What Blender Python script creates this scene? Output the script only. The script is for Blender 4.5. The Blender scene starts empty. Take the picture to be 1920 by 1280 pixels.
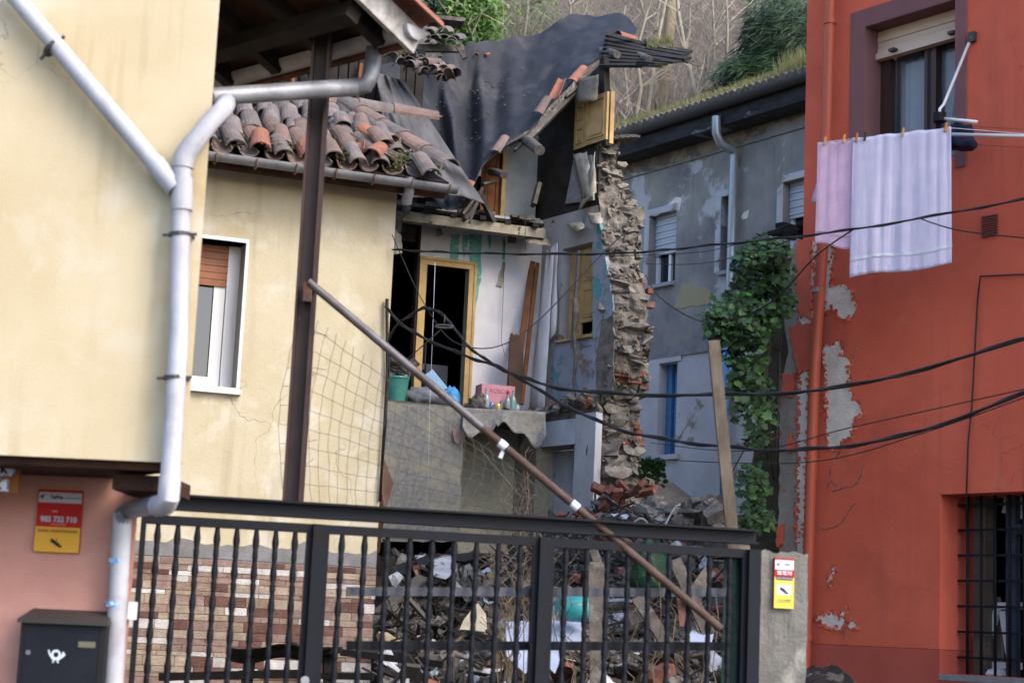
import bpy, math, random
from mathutils import Vector as V, Matrix, noise
random.seed(7)
R=random.uniform
# ---------------------------------------------------------------- camera
F_PX=3300.0; TH=math.atan(.164); RO=.045; EYE=V((0,0,1.6))
fw=V((0,math.cos(TH),math.sin(TH))); up0=V((0,-math.sin(TH),math.cos(TH))); r0=V((1,0,0))
rt=r0*math.cos(RO)+up0*math.sin(RO); up=up0*math.cos(RO)-r0*math.sin(RO)
sc=bpy.context.scene; col=sc.collection
cd=bpy.data.cameras.new('camera'); cam=bpy.data.objects.new('camera',cd); col.objects.link(cam)
cam.matrix_world=Matrix(((rt.x,up.x,-fw.x,EYE.x),(rt.y,up.y,-fw.y,EYE.y),(rt.z,up.z,-fw.z,EYE.z),(0,0,0,1)))
cd.sensor_width=36; cd.lens=F_PX/1920*36; cd.clip_end=1000; cd.clip_start=.1
cd.dof.use_dof=True; cd.dof.focus_distance=20.5; cd.dof.aperture_fstop=3.6
sc.camera=cam
# ---------------------------------------------------------------- light
SUN_EL=math.radians(40); SUN_AZ=math.radians(128)      # azimuth clockwise from +Y: behind the camera, to the right
w=bpy.data.worlds.new('World'); sc.world=w; w.use_nodes=True
nt=w.node_tree; bg=nt.nodes['Background']; sk=nt.nodes.new('ShaderNodeTexSky'); sk.sky_type='NISHITA'
sk.sun_disc=False; sk.sun_elevation=SUN_EL; sk.sun_rotation=SUN_AZ; sk.air_density=1.0; sk.dust_density=2.5; sk.ozone_density=1.2
nt.links.new(sk.outputs[0],bg.inputs[0]); bg.inputs[1].default_value=.15
sd=bpy.data.lights.new('sun','SUN'); so=bpy.data.objects.new('sun',sd); col.objects.link(so)
sd.energy=.55; sd.angle=math.radians(22); sd.color=(1,.93,.82)
tosun=V((math.sin(SUN_AZ)*math.cos(SUN_EL),math.cos(SUN_AZ)*math.cos(SUN_EL),math.sin(SUN_EL)))
so.rotation_euler=tosun.to_track_quat('Z','Y').to_euler(); so.location=(10,-10,20)
sc.view_settings.view_transform='Standard'; sc.view_settings.look='None'; sc.view_settings.gamma=1
sc.view_settings.exposure=1.82
# ---------------------------------------------------------------- helpers
def ray(px,py): return fw+rt*((px-960)/F_PX)+up*((640-py)/F_PX)
def P(px,py,Y):                                   # point seen at a pixel, at world depth Y
    r=ray(px,py); return EYE+r*(Y/r.y)
def S(h,k=1.0):
    c=[int(h[i:i+2],16)/255 for i in (0,2,4)]
    return tuple(k*(x/12.92 if x<=.04045 else ((x+.055)/1.055)**2.4) for x in c)+(1,)
class Wall:                                       # vertical plane: u along d, z up, n towards the street
    def __init__(s,o,d):
        s.o=V((o[0],o[1],0)); s.d=V((d[0],d[1],0)).normalized(); s.n=V((s.d.y,-s.d.x,0))
    def p(s,px,py,off=0):
        r=ray(px,py); t=((s.o+s.n*off-EYE).dot(s.n))/r.dot(s.n); return EYE+r*t
    def uz(s,px,py,off=0):
        q=s.p(px,py,off); return (q-s.o).dot(s.d),q.z
    def at(s,u,z,off=0):
        q=s.o+s.d*u+s.n*off; return V((q.x,q.y,z))
    def R(s,x0,y0,x1,y1,off=0):
        xm,ym=(x0+x1)/2,(y0+y1)/2
        return s.uz(x0,ym,off)[0],s.uz(x1,ym,off)[0],s.uz(xm,y1,off)[1],s.uz(xm,y0,off)[1]
class M:                                          # mesh collector
    def __init__(s): s.v=[]; s.f=[]
    def add(s,vs,fs):
        b=len(s.v); s.v+= [V(q) for q in vs]; s.f+=[tuple(i+b for i in f) for f in fs]; return s
    def hexa(s,c): return s.add(c,[(0,3,2,1),(4,5,6,7),(0,1,5,4),(1,2,6,5),(2,3,7,6),(3,0,4,7)])
    def box(s,c,ax,ay,az):                        # centre and three half axes
        c,ax,ay,az=V(c),V(ax),V(ay),V(az)
        return s.hexa([c-ax-ay-az,c+ax-ay-az,c+ax+ay-az,c-ax+ay-az,c-ax-ay+az,c+ax-ay+az,c+ax+ay+az,c-ax+ay+az])
    def wbox(s,W,u0,u1,z0,z1,n0,n1):
        return s.hexa([W.at(u0,z0,n1),W.at(u1,z0,n1),W.at(u1,z0,n0),W.at(u0,z0,n0),W.at(u0,z1,n1),W.at(u1,z1,n1),W.at(u1,z1,n0),W.at(u0,z1,n0)])
    def bar(s,a,b,wd,ht,upv=(0,0,1)):             # box beam from a to b
        a,b=V(a),V(b); x=(b-a); y=x.cross(V(upv)); y.normalize(); z=y.cross(x).normalized()
        return s.box((a+b)/2,x/2,y*wd/2,z*ht/2)
    def tube(s,pts,r,k=8,cap=True):
        pts=[V(q) for q in pts]; n=len(pts); b=len(s.v); pr=None
        for i,q in enumerate(pts):
            t=(pts[min(i+1,n-1)]-pts[max(i-1,0)]).normalized()
            if pr is None:
                pr=t.orthogonal().normalized()
            pr=(pr-t*pr.dot(t)).normalized(); y=t.cross(pr); rr=r[i] if isinstance(r,(list,tuple)) else r
            for j in range(k):
                a=2*math.pi*j/k; s.v.append(q+pr*(rr*math.cos(a))+y*(rr*math.sin(a)))
        for i in range(n-1):
            for j in range(k):
                j2=(j+1)%k; s.f.append((b+i*k+j,b+i*k+j2,b+(i+1)*k+j2,b+(i+1)*k+j))
        if cap: s.f.append(tuple(b+j for j in reversed(range(k)))); s.f.append(tuple(b+(n-1)*k+j for j in range(k)))
        return s
    def prism(s,pts,e):                           # polygon pushed along e
        pts=[V(q) for q in pts]; n=len(pts); e=V(e)
        s.add(pts+[q+e for q in pts],[tuple(range(n)),tuple(range(2*n-1,n-1,-1))]+[(i,i+n,(i+1)%n+n,(i+1)%n) for i in range(n)]); return s
    def grid(s,nu,nv,fn):
        b=len(s.v)
        for j in range(nv+1):
            for i in range(nu+1): s.v.append(V(fn(i/nu,j/nv)))
        for j in range(nv):
            for i in range(nu):
                a=b+j*(nu+1)+i; s.f.append((a,a+1,a+nu+2,a+nu+1))
        return s
    def mesh(s,name,shift=V((0,0,0)),smooth=False):
        me=bpy.data.meshes.new(name); me.from_pydata([tuple(q-shift) for q in s.v],[],s.f); me.validate()
        import bmesh
        b=bmesh.new(); b.from_mesh(me); bmesh.ops.recalc_face_normals(b,faces=b.faces); b.to_mesh(me); b.free()
        if smooth:
            for p in me.polygons: p.use_smooth=True
        return me
WL={}
def wl(o): return WL.get(o.name,V((0,0,0)))
def tag(o,label,cat=None,group=None,kind=None):
    if label: o['label']=label
    if cat: o['category']=cat
    if group: o['group']=group
    if kind: o['kind']=kind
    return o
def E(name,label,cat,loc,group=None):             # a thing: an Empty at its base
    o=bpy.data.objects.new(name,None); o.empty_display_size=.1; col.objects.link(o); o.location=loc; WL[o.name]=V(loc)
    return tag(o,label,cat,group)
def link(o,parent,loc):
    col.objects.link(o); WL[o.name]=V(loc)
    if parent: o.parent=parent; o.location=V(loc)-wl(parent)
    else: o.location=loc
    return o
def O(name,m,mt,parent=None,smooth=False,autos=None):
    vs=m.v; lo=[min(q[i] for q in vs) for i in range(3)]; hi=[max(q[i] for q in vs) for i in range(3)]
    c=V(((lo[0]+hi[0])/2,(lo[1]+hi[1])/2,lo[2]))
    me=m.mesh(name,c,smooth); me.materials.append(mt)
    o=bpy.data.objects.new(name,me); link(o,parent,c)
    if autos:
        try: me.set_sharp_from_angle(angle=math.radians(autos))
        except Exception: pass
    return o
def piece(name,me,parent,loc,rot=None,scale=(1,1,1),mt=None):   # shared mesh
    o=bpy.data.objects.new(name,me); link(o,parent,loc)
    if rot is not None: o.rotation_mode='QUATERNION'; o.rotation_quaternion=rot.to_quaternion() if hasattr(rot,'to_quaternion') else rot
    o.scale=scale
    if mt is not None:
        o.material_slots[0].link='OBJECT'; o.material_slots[0].material=mt
    return o
def frame(x,z):                                   # rotation with local x along x, local z near z
    x=V(x).normalized(); y=V(z).cross(x).normalized(); z=x.cross(y)
    return Matrix((x,y,z)).transposed()
def rrot(): return Matrix.Rotation(R(0,6.28),3,'Z')@Matrix.Rotation(R(-1,1),3,'X')@Matrix.Rotation(R(-1,1),3,'Y')
def jag(pts,amp,seg,W=None):                      # rough up an outline (pixels)
    out=[]
    for i,a in enumerate(pts):
        b=pts[(i+1)%len(pts)]; n=max(1,int(math.dist(a,b)/seg))
        for k in range(n):
            t=k/n; j=amp if k else amp*.4
            out.append((a[0]+(b[0]-a[0])*t+R(-j,j),a[1]+(b[1]-a[1])*t+R(-j,j)))
    return out
def wallholes(m,W,u0,u1,z0,z1,holes,th,off=0):    # wall slab with rectangular openings, reveals included
    us=sorted({u0,u1}|{h[0] for h in holes}|{h[1] for h in holes}); us=[q for q in us if u0<=q<=u1]
    zs=sorted({z0,z1}|{h[2] for h in holes}|{h[3] for h in holes}); zs=[q for q in zs if z0<=q<=z1]
    def solid(i,j):
        if i<0 or j<0 or i>=len(us)-1 or j>=len(zs)-1: return False
        a,b=(us[i]+us[i+1])/2,(zs[j]+zs[j+1])/2
        return not any(h[0]<a<h[1] and h[2]<b<h[3] for h in holes)
    A=lambda u,z,n: W.at(u,z,n+off)
    for i in range(len(us)-1):
        for j in range(len(zs)-1):
            if not solid(i,j): continue
            a,b,c,d=us[i],us[i+1],zs[j],zs[j+1]
            m.add([A(a,c,0),A(b,c,0),A(b,d,0),A(a,d,0)],[(0,1,2,3)]); m.add([A(a,c,-th),A(b,c,-th),A(b,d,-th),A(a,d,-th)],[(3,2,1,0)])
            for (di,dj,q) in ((-1,0,((a,c),(a,d))),(1,0,((b,d),(b,c))),(0,-1,((b,c),(a,c))),(0,1,((a,d),(b,d)))):
                if not solid(i+di,j+dj):
                    (p1,q1),(p2,q2)=q; m.add([A(p1,q1,0),A(p2,q2,0),A(p2,q2,-th),A(p1,q1,-th)],[(0,1,2,3)])
    return m
# ---------------------------------------------------------------- materials
def mat(name,c,c2=None,sc1=3,con=(.35,.65),c3=None,sc3=1.2,th3=(.56,.6),rough=.85,bump=.3,bs=60,rnd=0,metal=0,stretch=(1,1,1),obj=False,fine=.12,spec=.3,trans=0,c4=None,sc4=8,th4=(.62,.64),alpha=None,crack=0,streak=None):
    m=bpy.data.materials.new(name); m.use_nodes=True; t=m.node_tree; N=t.nodes; L=t.links; b=N['Principled BSDF']
    if obj: tc=N.new('ShaderNodeTexCoord'); src=tc.outputs['Object']
    else: tc=N.new('ShaderNodeNewGeometry'); src=tc.outputs['Position']
    mp=N.new('ShaderNodeMapping'); L.new(src,mp.inputs[0]); mp.inputs['Scale'].default_value=stretch
    def ns(s,det=6,ro=.6,dist=0):
        n=N.new('ShaderNodeTexNoise'); L.new(mp.outputs[0],n.inputs['Vector']); n.inputs['Scale'].default_value=s
        n.inputs['Detail'].default_value=det; n.inputs['Roughness'].default_value=ro; n.inputs['Distortion'].default_value=dist; return n.outputs[0]
    def ramp(x,a,bb):
        r=N.new('ShaderNodeMapRange'); L.new(x,r.inputs[0]); r.inputs[1].default_value=a; r.inputs[2].default_value=bb; return r.outputs[0]
    def mix(f,a,bc,bt='MIX'):
        x=N.new('ShaderNodeMix'); x.data_type='RGBA'; x.blend_type=bt
        if isinstance(f,float): x.inputs[0].default_value=f
        else: L.new(f,x.inputs[0])
        for k,q in ((6,a),(7,bc)):
            if isinstance(q,tuple): x.inputs[k].default_value=q
            else: L.new(q,x.inputs[k])
        return x.outputs[2]
    cur=c
    if c2: cur=mix(ramp(ns(sc1),*con),c,c2)
    h=ns(bs,4,.7)
    if fine:
        g=ramp(h,.25,.75); v=N.new('ShaderNodeMapRange'); L.new(g,v.inputs[0]); v.inputs[3].default_value=1-fine; v.inputs[4].default_value=1+fine
        cc=N.new('ShaderNodeCombineColor'); [L.new(v.outputs[0],cc.inputs[i]) for i in range(3)]
        cur=mix(1.0,cur,cc.outputs[0],'MULTIPLY')
    hh=h
    for (cx,sx,tx) in ((c3,sc3,th3),(c4,sc4,th4)):
        if cx:
            f=ramp(ns(sx,9,.62,.3),*tx); cur=mix(f,cur,cx)
            if tx[1]-tx[0]<.06:
                q=N.new('ShaderNodeMath'); q.operation='MULTIPLY_ADD'; L.new(f,q.inputs[0]); q.inputs[1].default_value=-1.2; L.new(hh,q.inputs[2]); hh=q.outputs[0]
    if streak:
        mp2=N.new('ShaderNodeMapping'); L.new(src,mp2.inputs[0]); mp2.inputs['Scale'].default_value=(7,7,.45)
        n=N.new('ShaderNodeTexNoise'); L.new(mp2.outputs[0],n.inputs['Vector']); n.inputs['Scale'].default_value=1.3; n.inputs['Detail'].default_value=5
        f=ramp(n.outputs[0],.52,.78); g=ramp(ns(.7,3),.4,.65); q=N.new('ShaderNodeMath'); q.operation='MULTIPLY'; L.new(f,q.inputs[0]); L.new(g,q.inputs[1])
        q2=N.new('ShaderNodeMath'); q2.operation='MULTIPLY'; L.new(q.outputs[0],q2.inputs[0]); q2.inputs[1].default_value=.75; cur=mix(q2.outputs[0],cur,streak)
    if crack:
        vo=N.new('ShaderNodeTexVoronoi'); vo.feature='DISTANCE_TO_EDGE'; vo.inputs['Scale'].default_value=.9
        dn=N.new('ShaderNodeTexNoise'); dn.inputs['Scale'].default_value=3; dn.inputs['Detail'].default_value=6; L.new(mp.outputs[0],dn.inputs['Vector'])
        va=N.new('ShaderNodeVectorMath'); va.operation='MULTIPLY_ADD'; L.new(dn.outputs[1],va.inputs[0]); va.inputs[1].default_value=(.5,.5,.5); L.new(mp.outputs[0],va.inputs[2]); L.new(va.outputs[0],vo.inputs['Vector'])
        f=ramp(vo.outputs['Distance'],.004,.0); g=ramp(ns(.8,2),.5,.6); q=N.new('ShaderNodeMath'); q.operation='MULTIPLY'; L.new(f,q.inputs[0]); L.new(g,q.inputs[1])
        q2=N.new('ShaderNodeMath'); q2.operation='MULTIPLY'; L.new(q.outputs[0],q2.inputs[0]); q2.inputs[1].default_value=crack; cur=mix(q2.outputs[0],cur,S('4a4038',.6))
        q3=N.new('ShaderNodeMath'); q3.operation='MULTIPLY_ADD'; L.new(q.outputs[0],q3.inputs[0]); q3.inputs[1].default_value=-1.0; L.new(hh,q3.inputs[2]); hh=q3.outputs[0]
    if rnd:
        oi=N.new('ShaderNodeObjectInfo'); v=N.new('ShaderNodeMapRange'); L.new(oi.outputs['Random'],v.inputs[0]); v.inputs[3].default_value=1-rnd; v.inputs[4].default_value=1+rnd
        cc=N.new('ShaderNodeCombineColor'); [L.new(v.outputs[0],cc.inputs[i]) for i in range(3)]
        cur=mix(1.0,cur,cc.outputs[0],'MULTIPLY')
    if isinstance(cur,tuple): b.inputs['Base Color'].default_value=cur
    else: L.new(cur,b.inputs['Base Color'])
    b.inputs['Roughness'].default_value=rough; b.inputs['Metallic'].default_value=metal; b.inputs['Specular IOR Level'].default_value=spec
    if trans: b.inputs['Transmission Weight'].default_value=trans
    if alpha is not None: b.inputs['Alpha'].default_value=alpha
    if bump:
        bn=N.new('ShaderNodeBump'); bn.inputs['Strength'].default_value=bump; bn.inputs['Distance'].default_value=.02; L.new(hh,bn.inputs['Height']); L.new(bn.outputs[0],b.inputs['Normal'])
    return m
cream=mat('cream_render',S('dccdae',.72),S('d2bf9a',.7),1.6,(.3,.7),S('e0d7c4',.72),2.2,(.52,.72),bump=.12,bs=90,fine=.04,c4=S('b89a6c',.7),sc4=1.1,th4=(.6,.8),crack=.5,streak=S('a8946e',.7))
pink=mat('pink_render',S('cf9a8c',.75),S('bf8679',.75),2,bump=.2,bs=120,fine=.05)
soffit=mat('soffit_brown',S('55321f',.55),S('35211a',.5),5,bump=.4)
pvc=mat('grey_pvc',S('bfc0c8',.8),S('a5a6b0',.75),2,rough=.5,bump=.06,fine=.05,c3=S('8d8a86',.7),sc3=4,th3=(.55,.8),streak=S('85827e',.7))
zinc=mat('zinc',S('9b9ea6',.7),S('74777f',.7),6,rough=.45,bump=.1,metal=.3)
darkm=mat('dark_metal',S('20232c',.6),S('262424',.5),6,(.5,.8),rough=.6,bump=.15,bs=80,fine=.1,spec=.12)
rustm=mat('rusty_pipe',S('8a8080',.7),S('6a3f2c',.8),7,(.4,.62),rough=.6,bump=.3)
postm=mat('maroon_steel',S('4a3a3a',.7),S('332828',.65),5,(.4,.8),rough=.5,bump=.15,c3=S('8a5a3c',.6),sc3=4,th3=(.68,.75))
clipm=mat('clip_metal',S('4a4a4c',.7),rough=.5,metal=.4,bump=0)
brend=mat('weathered_render',S('d4ccb4',.7),S('c8bd9f',.68),1.8,(.35,.7),S('dcd8ca',.72),2.6,(.52,.68),bump=.22,bs=45,fine=.05,c4=S('8f8772',.75),sc4=1.3,th4=(.62,.82),crack=.6,streak=S('9a9178',.7))
cemt=mat('grey_cement',S('8f9098',.7),S('7c7a78',.7),6,bump=.4)
clads=[mat('clad_'+n,S(h,.8),S(h2,.8),14,rough=.8,bump=.7,bs=70,rnd=.15) for n,h,h2 in (('sand','b3a595','9a8b7b'),('brown','775850','604540'),('white','dad8d8','c2bfbf'),('rose','a08a82','87716a'),('tan','a18f7d','877463'))]
alu=mat('white_aluminium',S('d9dce2',.85),rough=.35,bump=0,fine=.02)
shutb=mat('brown_shutter',S('9a6448',.8),S('8a5438',.8),5,rough=.5,bump=.1)
glass=mat('window_glass',S('20262e',.6),rough=.06,bump=0,fine=0,spec=.8)
tilem=[mat('tile_'+n,S(h,.75),S(h2,.75),9,(.35,.65),S('6d6a52',.6),7,(.6,.72),bump=.6,bs=50,rnd=.2) for n,h,h2 in (('grey','847b78','686061'),('rose','8f7770','766662'),('orange','a86e58','8a6054'))]
mossm=mat('moss',S('5e6238',.5),S('7c7a52',.5),14,bump=.8,bs=60,fine=.3,c3=S('3d4420',.5),sc3=12,th3=(.5,.6))
darkw=mat('dark_timber',S('3b3430',.55),S('241f1d',.5),6,bump=.5,stretch=(1,1,1),fine=.2)
greyw=mat('grey_timber',S('6e6863',.7),S('4d4844',.7),9,bump=.6,fine=.2,c3=S('8f8a84',.7),sc3=6,th3=(.55,.7))
greyt=mat('grey_plank',S('77716c',.7),S('564f4a',.7),5,bump=.6,stretch=(2,14,14),obj=True,rnd=.35,fine=.2)
whitew=mat('limewashed_timber',S('b9b2a0',.75),S('8d8575',.7),7,bump=.5,fine=.15,c3=S('4a443c',.6),sc3=6,th3=(.6,.64))
yelw=mat('ochre_paint',S('c4a674',.78),S('b3925f',.76),6,bump=.2,fine=.08,c3=S('7a5f38',.7),sc3=7,th3=(.66,.7))
brownw=mat('brown_timber',S('8b5a38',.75),S('6d4428',.75),6,bump=.3,fine=.12)
void=mat('room_shade_and_black',S('1a1816',.4),S('0c0b0b',.4),3,bump=.3)  # near-black stands for shade inside rooms; also used on black felt and bench
wallp=mat('white_wallpaper',S('d9d7da',.92),S('c6c4ca',.9),2.5,(.35,.7),bump=.5,bs=120,fine=.06,c3=S('8b867f',.7),sc3=1.7,th3=(.64,.8))
teal=mat('teal_paint',S('5aa394',.8),S('7db8aa',.8),12,bump=.4,c3=S('c5c3c0',.8),sc3=14,th3=(.58,.61))
peel=mat('peeling_blue',S('a5a9b4',.8),S('8f97a6',.8),4,(.35,.65),S('6aa3ab',.75),3.4,(.54,.57),bump=.6,bs=60,c4=S('9a7f74',.75),sc4=5,th4=(.58,.61))
sidem=mat('side_plaster',S('b9b6b8',.88),S('9f9c9e',.84),2.4,(.35,.7),S('7f9fa0',.75),2.6,(.62,.65),bump=.6,bs=50,fine=.08,c4=S('7c756e',.7),sc4=3.5,th4=(.62,.66))
wpaper2=mat('mottled_board',S('93918c',.75),S('7b7976',.75),20,(.4,.6),S('a09a88',.75),3,(.5,.65),bump=.6,bs=70,fine=.15)
creamw=mat('cream_wallpaper',S('bab5a2',.78),S('a7a18c',.78),25,(.4,.6),bump=.4,bs=60,fine=.12,c4=S('7b735e',.7),sc4=2,th4=(.6,.75))
stonem=mat('rubble_stone',S('8f8880',.7),S('6f6964',.7),10,(.35,.65),S('a59c90',.7),8,(.5,.65),bump=.9,bs=45,rnd=.25,fine=.2)
mortar=mat('mortar',S('8f877e',.7),S('68605a',.65),8,(.35,.65),S('938a80',.7),6,(.5,.66),bump=1,bs=30,fine=.25)
brickm=mat('brick_red',S('a96c58',.7),S('875346',.68),14,bump=.7,rnd=.2,fine=.15,c3=S('8f857c',.7),sc3=9,th3=(.58,.66))
slabm=mat('plaster_chunk',S('97948f',.65),S('6a645f',.6),9,bump=.7,rnd=.4,fine=.15)
paperm=mat('torn_paper',S('bdb6a8',.72),S('9a8f7c',.7),6,bump=.3,fine=.08,c3=S('8c7350',.75),sc3=5,th3=(.62,.7))
tarpm=mat('black_tarp',S('3d404b',.66),S('2d303a',.6),2.5,bump=.5,bs=130,fine=.2,rough=.7,c3=S('6d6a6a',.6),sc3=1.8,th3=(.57,.8),c4=S('8a867e',.7),sc4=38,th4=(.74,.76))
tarpg=mat('faded_tarp',S('717075',.7),S('5a595e',.7),3,bump=.5,bs=130,fine=.15,rough=.75,c4=S('8a867e',.7),sc4=30,th4=(.73,.75))
greyr=mat('grey_render',S('9b9894',.76),S('77757a',.72),1.1,(.35,.65),S('b0b0b4',.82),.9,(.56,.6),bump=.4,bs=40,fine=.07,c4=S('a89a78',.7),sc4=1.6,th4=(.66,.69),streak=S('55535a',.65),crack=.4)
paler=mat('pale_render',S('b9bac0',.85),S('a6a7ad',.82),1.4,(.35,.7),S('8a877f',.72),1.2,(.55,.59),bump=.4,bs=40,fine=.07,c4=S('b3a684',.7),sc4=1.7,th4=(.68,.71))
bluep=mat('blue_paint',S('4f82b4',.95),S('43729f',.9),5,bump=.15)
redm=mat('red_render',S('c9614a',.95),S('bd5641',.92),1.3,(.35,.7),bump=.35,bs=100,fine=.06,c3=S('a04c3a',.85),sc3=.9,th3=(.55,.85),crack=.35,streak=S('9a5444',.85),c4=S('c97a64',.9),sc4=3,th4=(.62,.8))
redd=mat('dark_red_plinth',S('b2584a',.9),S('a64e40',.88),2,bump=.25,bs=100,fine=.04)
redp=mat('red_pipe',S('a94f38',.85),rough=.45,bump=.05,fine=.03)
mauve=mat('mauve_surround',S('7f5a5c',.8),S('745054',.8),2,bump=.15,fine=.04)
expl=mat('exposed_plaster',S('dcd8d2',.95),S('c2bdb6',.9),5,bump=.7,bs=50,fine=.08)
mossw=mat('mossy_wall',S('5a5548',.6),S('3d3b30',.6),3,(.35,.65),S('8f897a',.7),2.4,(.58,.7),bump=.8,bs=35,fine=.2,c4=S('4d5a2c',.5),sc4=4,th4=(.55,.66))
framew=mat('dark_brown_frame',S('3f2a28',.8),rough=.45,bump=.05)
curt=mat('net_curtain',S('dcdfe6',.95),rough=.9,bump=.1)
beige=mat('shutter_beige',S('cbb5a4',.8),rough=.5,bump=.05)
towelw=mat('lilac_towel',S('dad5ef',.97),S('d0cbe9',.95),6,bump=.8,bs=220,fine=.05,rough=.95,spec=.1)
towelp=mat('pink_towel',S('e0c2de',.95),S('d6b4d5',.93),6,bump=.8,bs=220,fine=.05,rough=.95,spec=.1)
blackp=mat('black_rubber',S('1f1f23',.7),rough=.55,bump=.05)
white=mat('white_paint',S('d8dde8',.85),S('c4c9d6',.82),5,bump=.15,fine=.05)
whitep=mat('flaking_white_paint',S('c9cbcf',.82),S('b4b4b6',.8),3,bump=.4,fine=.06,c4=S('5d5a58',.6),sc4=9,th4=(.66,.68),stretch=(1,1,.35))
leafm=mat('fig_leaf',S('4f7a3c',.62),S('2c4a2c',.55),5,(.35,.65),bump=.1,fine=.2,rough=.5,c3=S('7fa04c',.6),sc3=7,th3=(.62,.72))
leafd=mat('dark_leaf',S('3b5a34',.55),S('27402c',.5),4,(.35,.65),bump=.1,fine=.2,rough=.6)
leafb=mat('bright_leaf',S('6f9448',.65),S('4f7638',.6),1.4,(.35,.65),bump=.1,fine=.25,rough=.6)
bark=mat('pale_bark',S('aaa294',.75),S('8d8578',.7),3,bump=.4,fine=.2,rnd=.25)
twigm=mat('thicket_twigs',S('b5aaa0',.85),S('93867b',.8),.6,(.35,.65),bump=0,fine=.25)
hillm=mat('leaf_litter',S('998c7e',.7),S('7a6e5e',.7),.8,(.35,.65),S('5f6a3c',.5),.5,(.55,.65),bump=.8,bs=6,fine=.3)
grassm=mat('grass',S('7d8450',.5),S('969068',.5),3,bump=0,fine=.25)
rubm=mat('rubble_earth',S('504844',.55),S('322d2b',.5),5,(.35,.65),S('837a70',.65),7,(.55,.62),bump=1,bs=18,fine=.3,c4=S('8f5a46',.6),sc4=6,th4=(.68,.7))
asph=mat('asphalt',S('55555a',.5),S('454548',.5),3,bump=.5,bs=90)
# ---------------------------------------------------------------- planes of the place
Wa=Wall((-1.3,7.6),(1,0)); Wp=Wall((-1.8,8.2),(1,0)); Wg=Wall((-1.87,8.6),(.97,.245))
Wb=Wall((-1.757,14.5),(.94,.342)); Wf=Wall((-.573,21),(.94,.342)); Wk=Wall((.337,22.25),(.94,.342))
Ws=Wall((1.0,21.3),(.574,-.819)); We=Wall((1.0,21.3),(.94,.342)); Wr=Wall((3.14,14),(.615,-.788)); Wh=Wall((3.07,27),(.57,-.82))
# ---------------------------------------------------------------- ground and hillside
def gz(x,y):
    pr=[(-60,0),(9,0),(14,.7),(21,1.7),(27,3.6),(34,8),(75,38),(120,52),(260,60)]
    for (a,za),(b,zb) in zip(pr,pr[1:]):
        if a<=y<=b: return za+(zb-za)*(y-a)/(b-a)
    return 0
def gfn(a,b):
    x=-90+180*a; y=-60+320*(b**1.6); z=gz(x,y)
    if y>30: z+=noise.noise(V((x*.12,y*.12,0)))*1.2*min(1,(y-30)/8)
    return (x,y,z)
tag(O('ground',M().grid(60,160,gfn),hillm,smooth=True),None,kind='structure')
m=M(); m.grid(10,10,lambda a,b:(-30+60*a,-40+48.4*b,.006)); tag(O('street',m,asph),None,kind='structure')
# ---------------------------------------------------------------- house A: cream jettied house on the left
hA=E('jettied_house','cream rendered house with jettied upper floor and pink ground floor, at the left','house',(-2.6,8.4,0))
v35=V((-.574,.819,0))
zj=Wa.uz(170,860)[1]; uR=Wa.uz(380,430)[0]
m=M(); a,b=Wa.at(-4.5,0),Wa.at(uR,0); 
m.prism([V((a.x,a.y,zj)),V((b.x,b.y,zj)),V((b.x,b.y,zj))+v35*4,V((a.x,a.y+4,zj))],(0,0,8)); O('upper_wall',m,cream,hA)
ue=Wp.uz(243,1150)[0]; a,b=Wp.at(-4,0),Wp.at(ue,0); m=M(); m.prism([a,b,b+v35*3,a+V((0,3,0))],(0,0,zj-.02)); O('lower_wall',m,pink,hA)
a,b=Wa.at(-4.4,zj-.035,-.04),Wa.at(uR-.04,zj-.035,-.04); m=M(); m.prism([a,b,b+v35*.9,a+V((0,.75,0))],(0,0,.033)); O('soffit_board',m,soffit,hA)
u0,u1,z0,z1=Wa.R(232,872,338,935,-.35); m=M(); m.wbox(Wa,u0,u1,z0+.02,zj-.05,-.62,-.12); O('corner_bracket',m,soffit,hA)
# downpipe of house A
dp=E('downpipe','pale grey plastic downpipe with a Y junction on the cream house','pipe',(Wa.p(330,500,.06)))
def ptube(name,pts,r,mt,parent,k=14,**kw): return O(name,M().tube(pts,r,k),mt,parent,smooth=True,autos=40,**kw)
of=.07; rp=.042
ptube('pipe_run',[Wa.p(8,-30,of),Wa.p(322,345,of)],rp*.97,pvc,dp)
ptube('pipe_run',[Wa.p(343,300,of),Wa.p(340,350,of),Wa.p(335,640,of),Wa.p(318,905,of)],rp,pvc,dp)
ptube('branch',[Wa.p(345,300,of),Wa.p(352,285,of),Wa.p(395,228,of),Wa.p(418,205,of-.02),Wa.p(424,196,of-.12),Wa.p(424,192,of-.3)],rp,pvc,dp)
ptube('elbow',[Wa.p(343,315,of),Wa.p(345,297,of),Wa.p(352,284,of),Wa.p(368,264,of)],rp*1.12,pvc,dp)
ptube('collar',[Wa.p(341,395,of),Wa.p(342,335,of)],rp*1.13,pvc,dp)
ptube('collar',[Wa.p(290,306,of),Wa.p(330,354,of)],rp*1.1,pvc,dp)
ptube('elbow',[Wa.p(319,895,of),Wa.p(316,935,of),Wa.p(311,945,of-.03),Wa.p(296,948,of-.15)],rp*1.12,pvc,dp)
ptube('offset_run',[Wa.p(310,943,of-.05),Wp.p(243,955,.09),Wp.p(232,962,.07),Wp.p(229,985,.06)],rp*1.0,zinc,dp)
ptube('lower_run',[Wp.p(230,962,.06),Wp.p(206,1400,.06)],rp*1.05,pvc,dp)
for (x,y) in ((222,1052),(217,1132)):
    q=Wp.p(x,y,.06); m=M().tube([q-V((0,0,.012)),q+V((0,0,.012))],rp*1.09,14); O('blue_tape',m,mat('blue_tape',S('4a9be0',.8),S('c6d6ea',.8),60,(.45,.55),bump=0),dp,smooth=True,autos=40)
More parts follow.
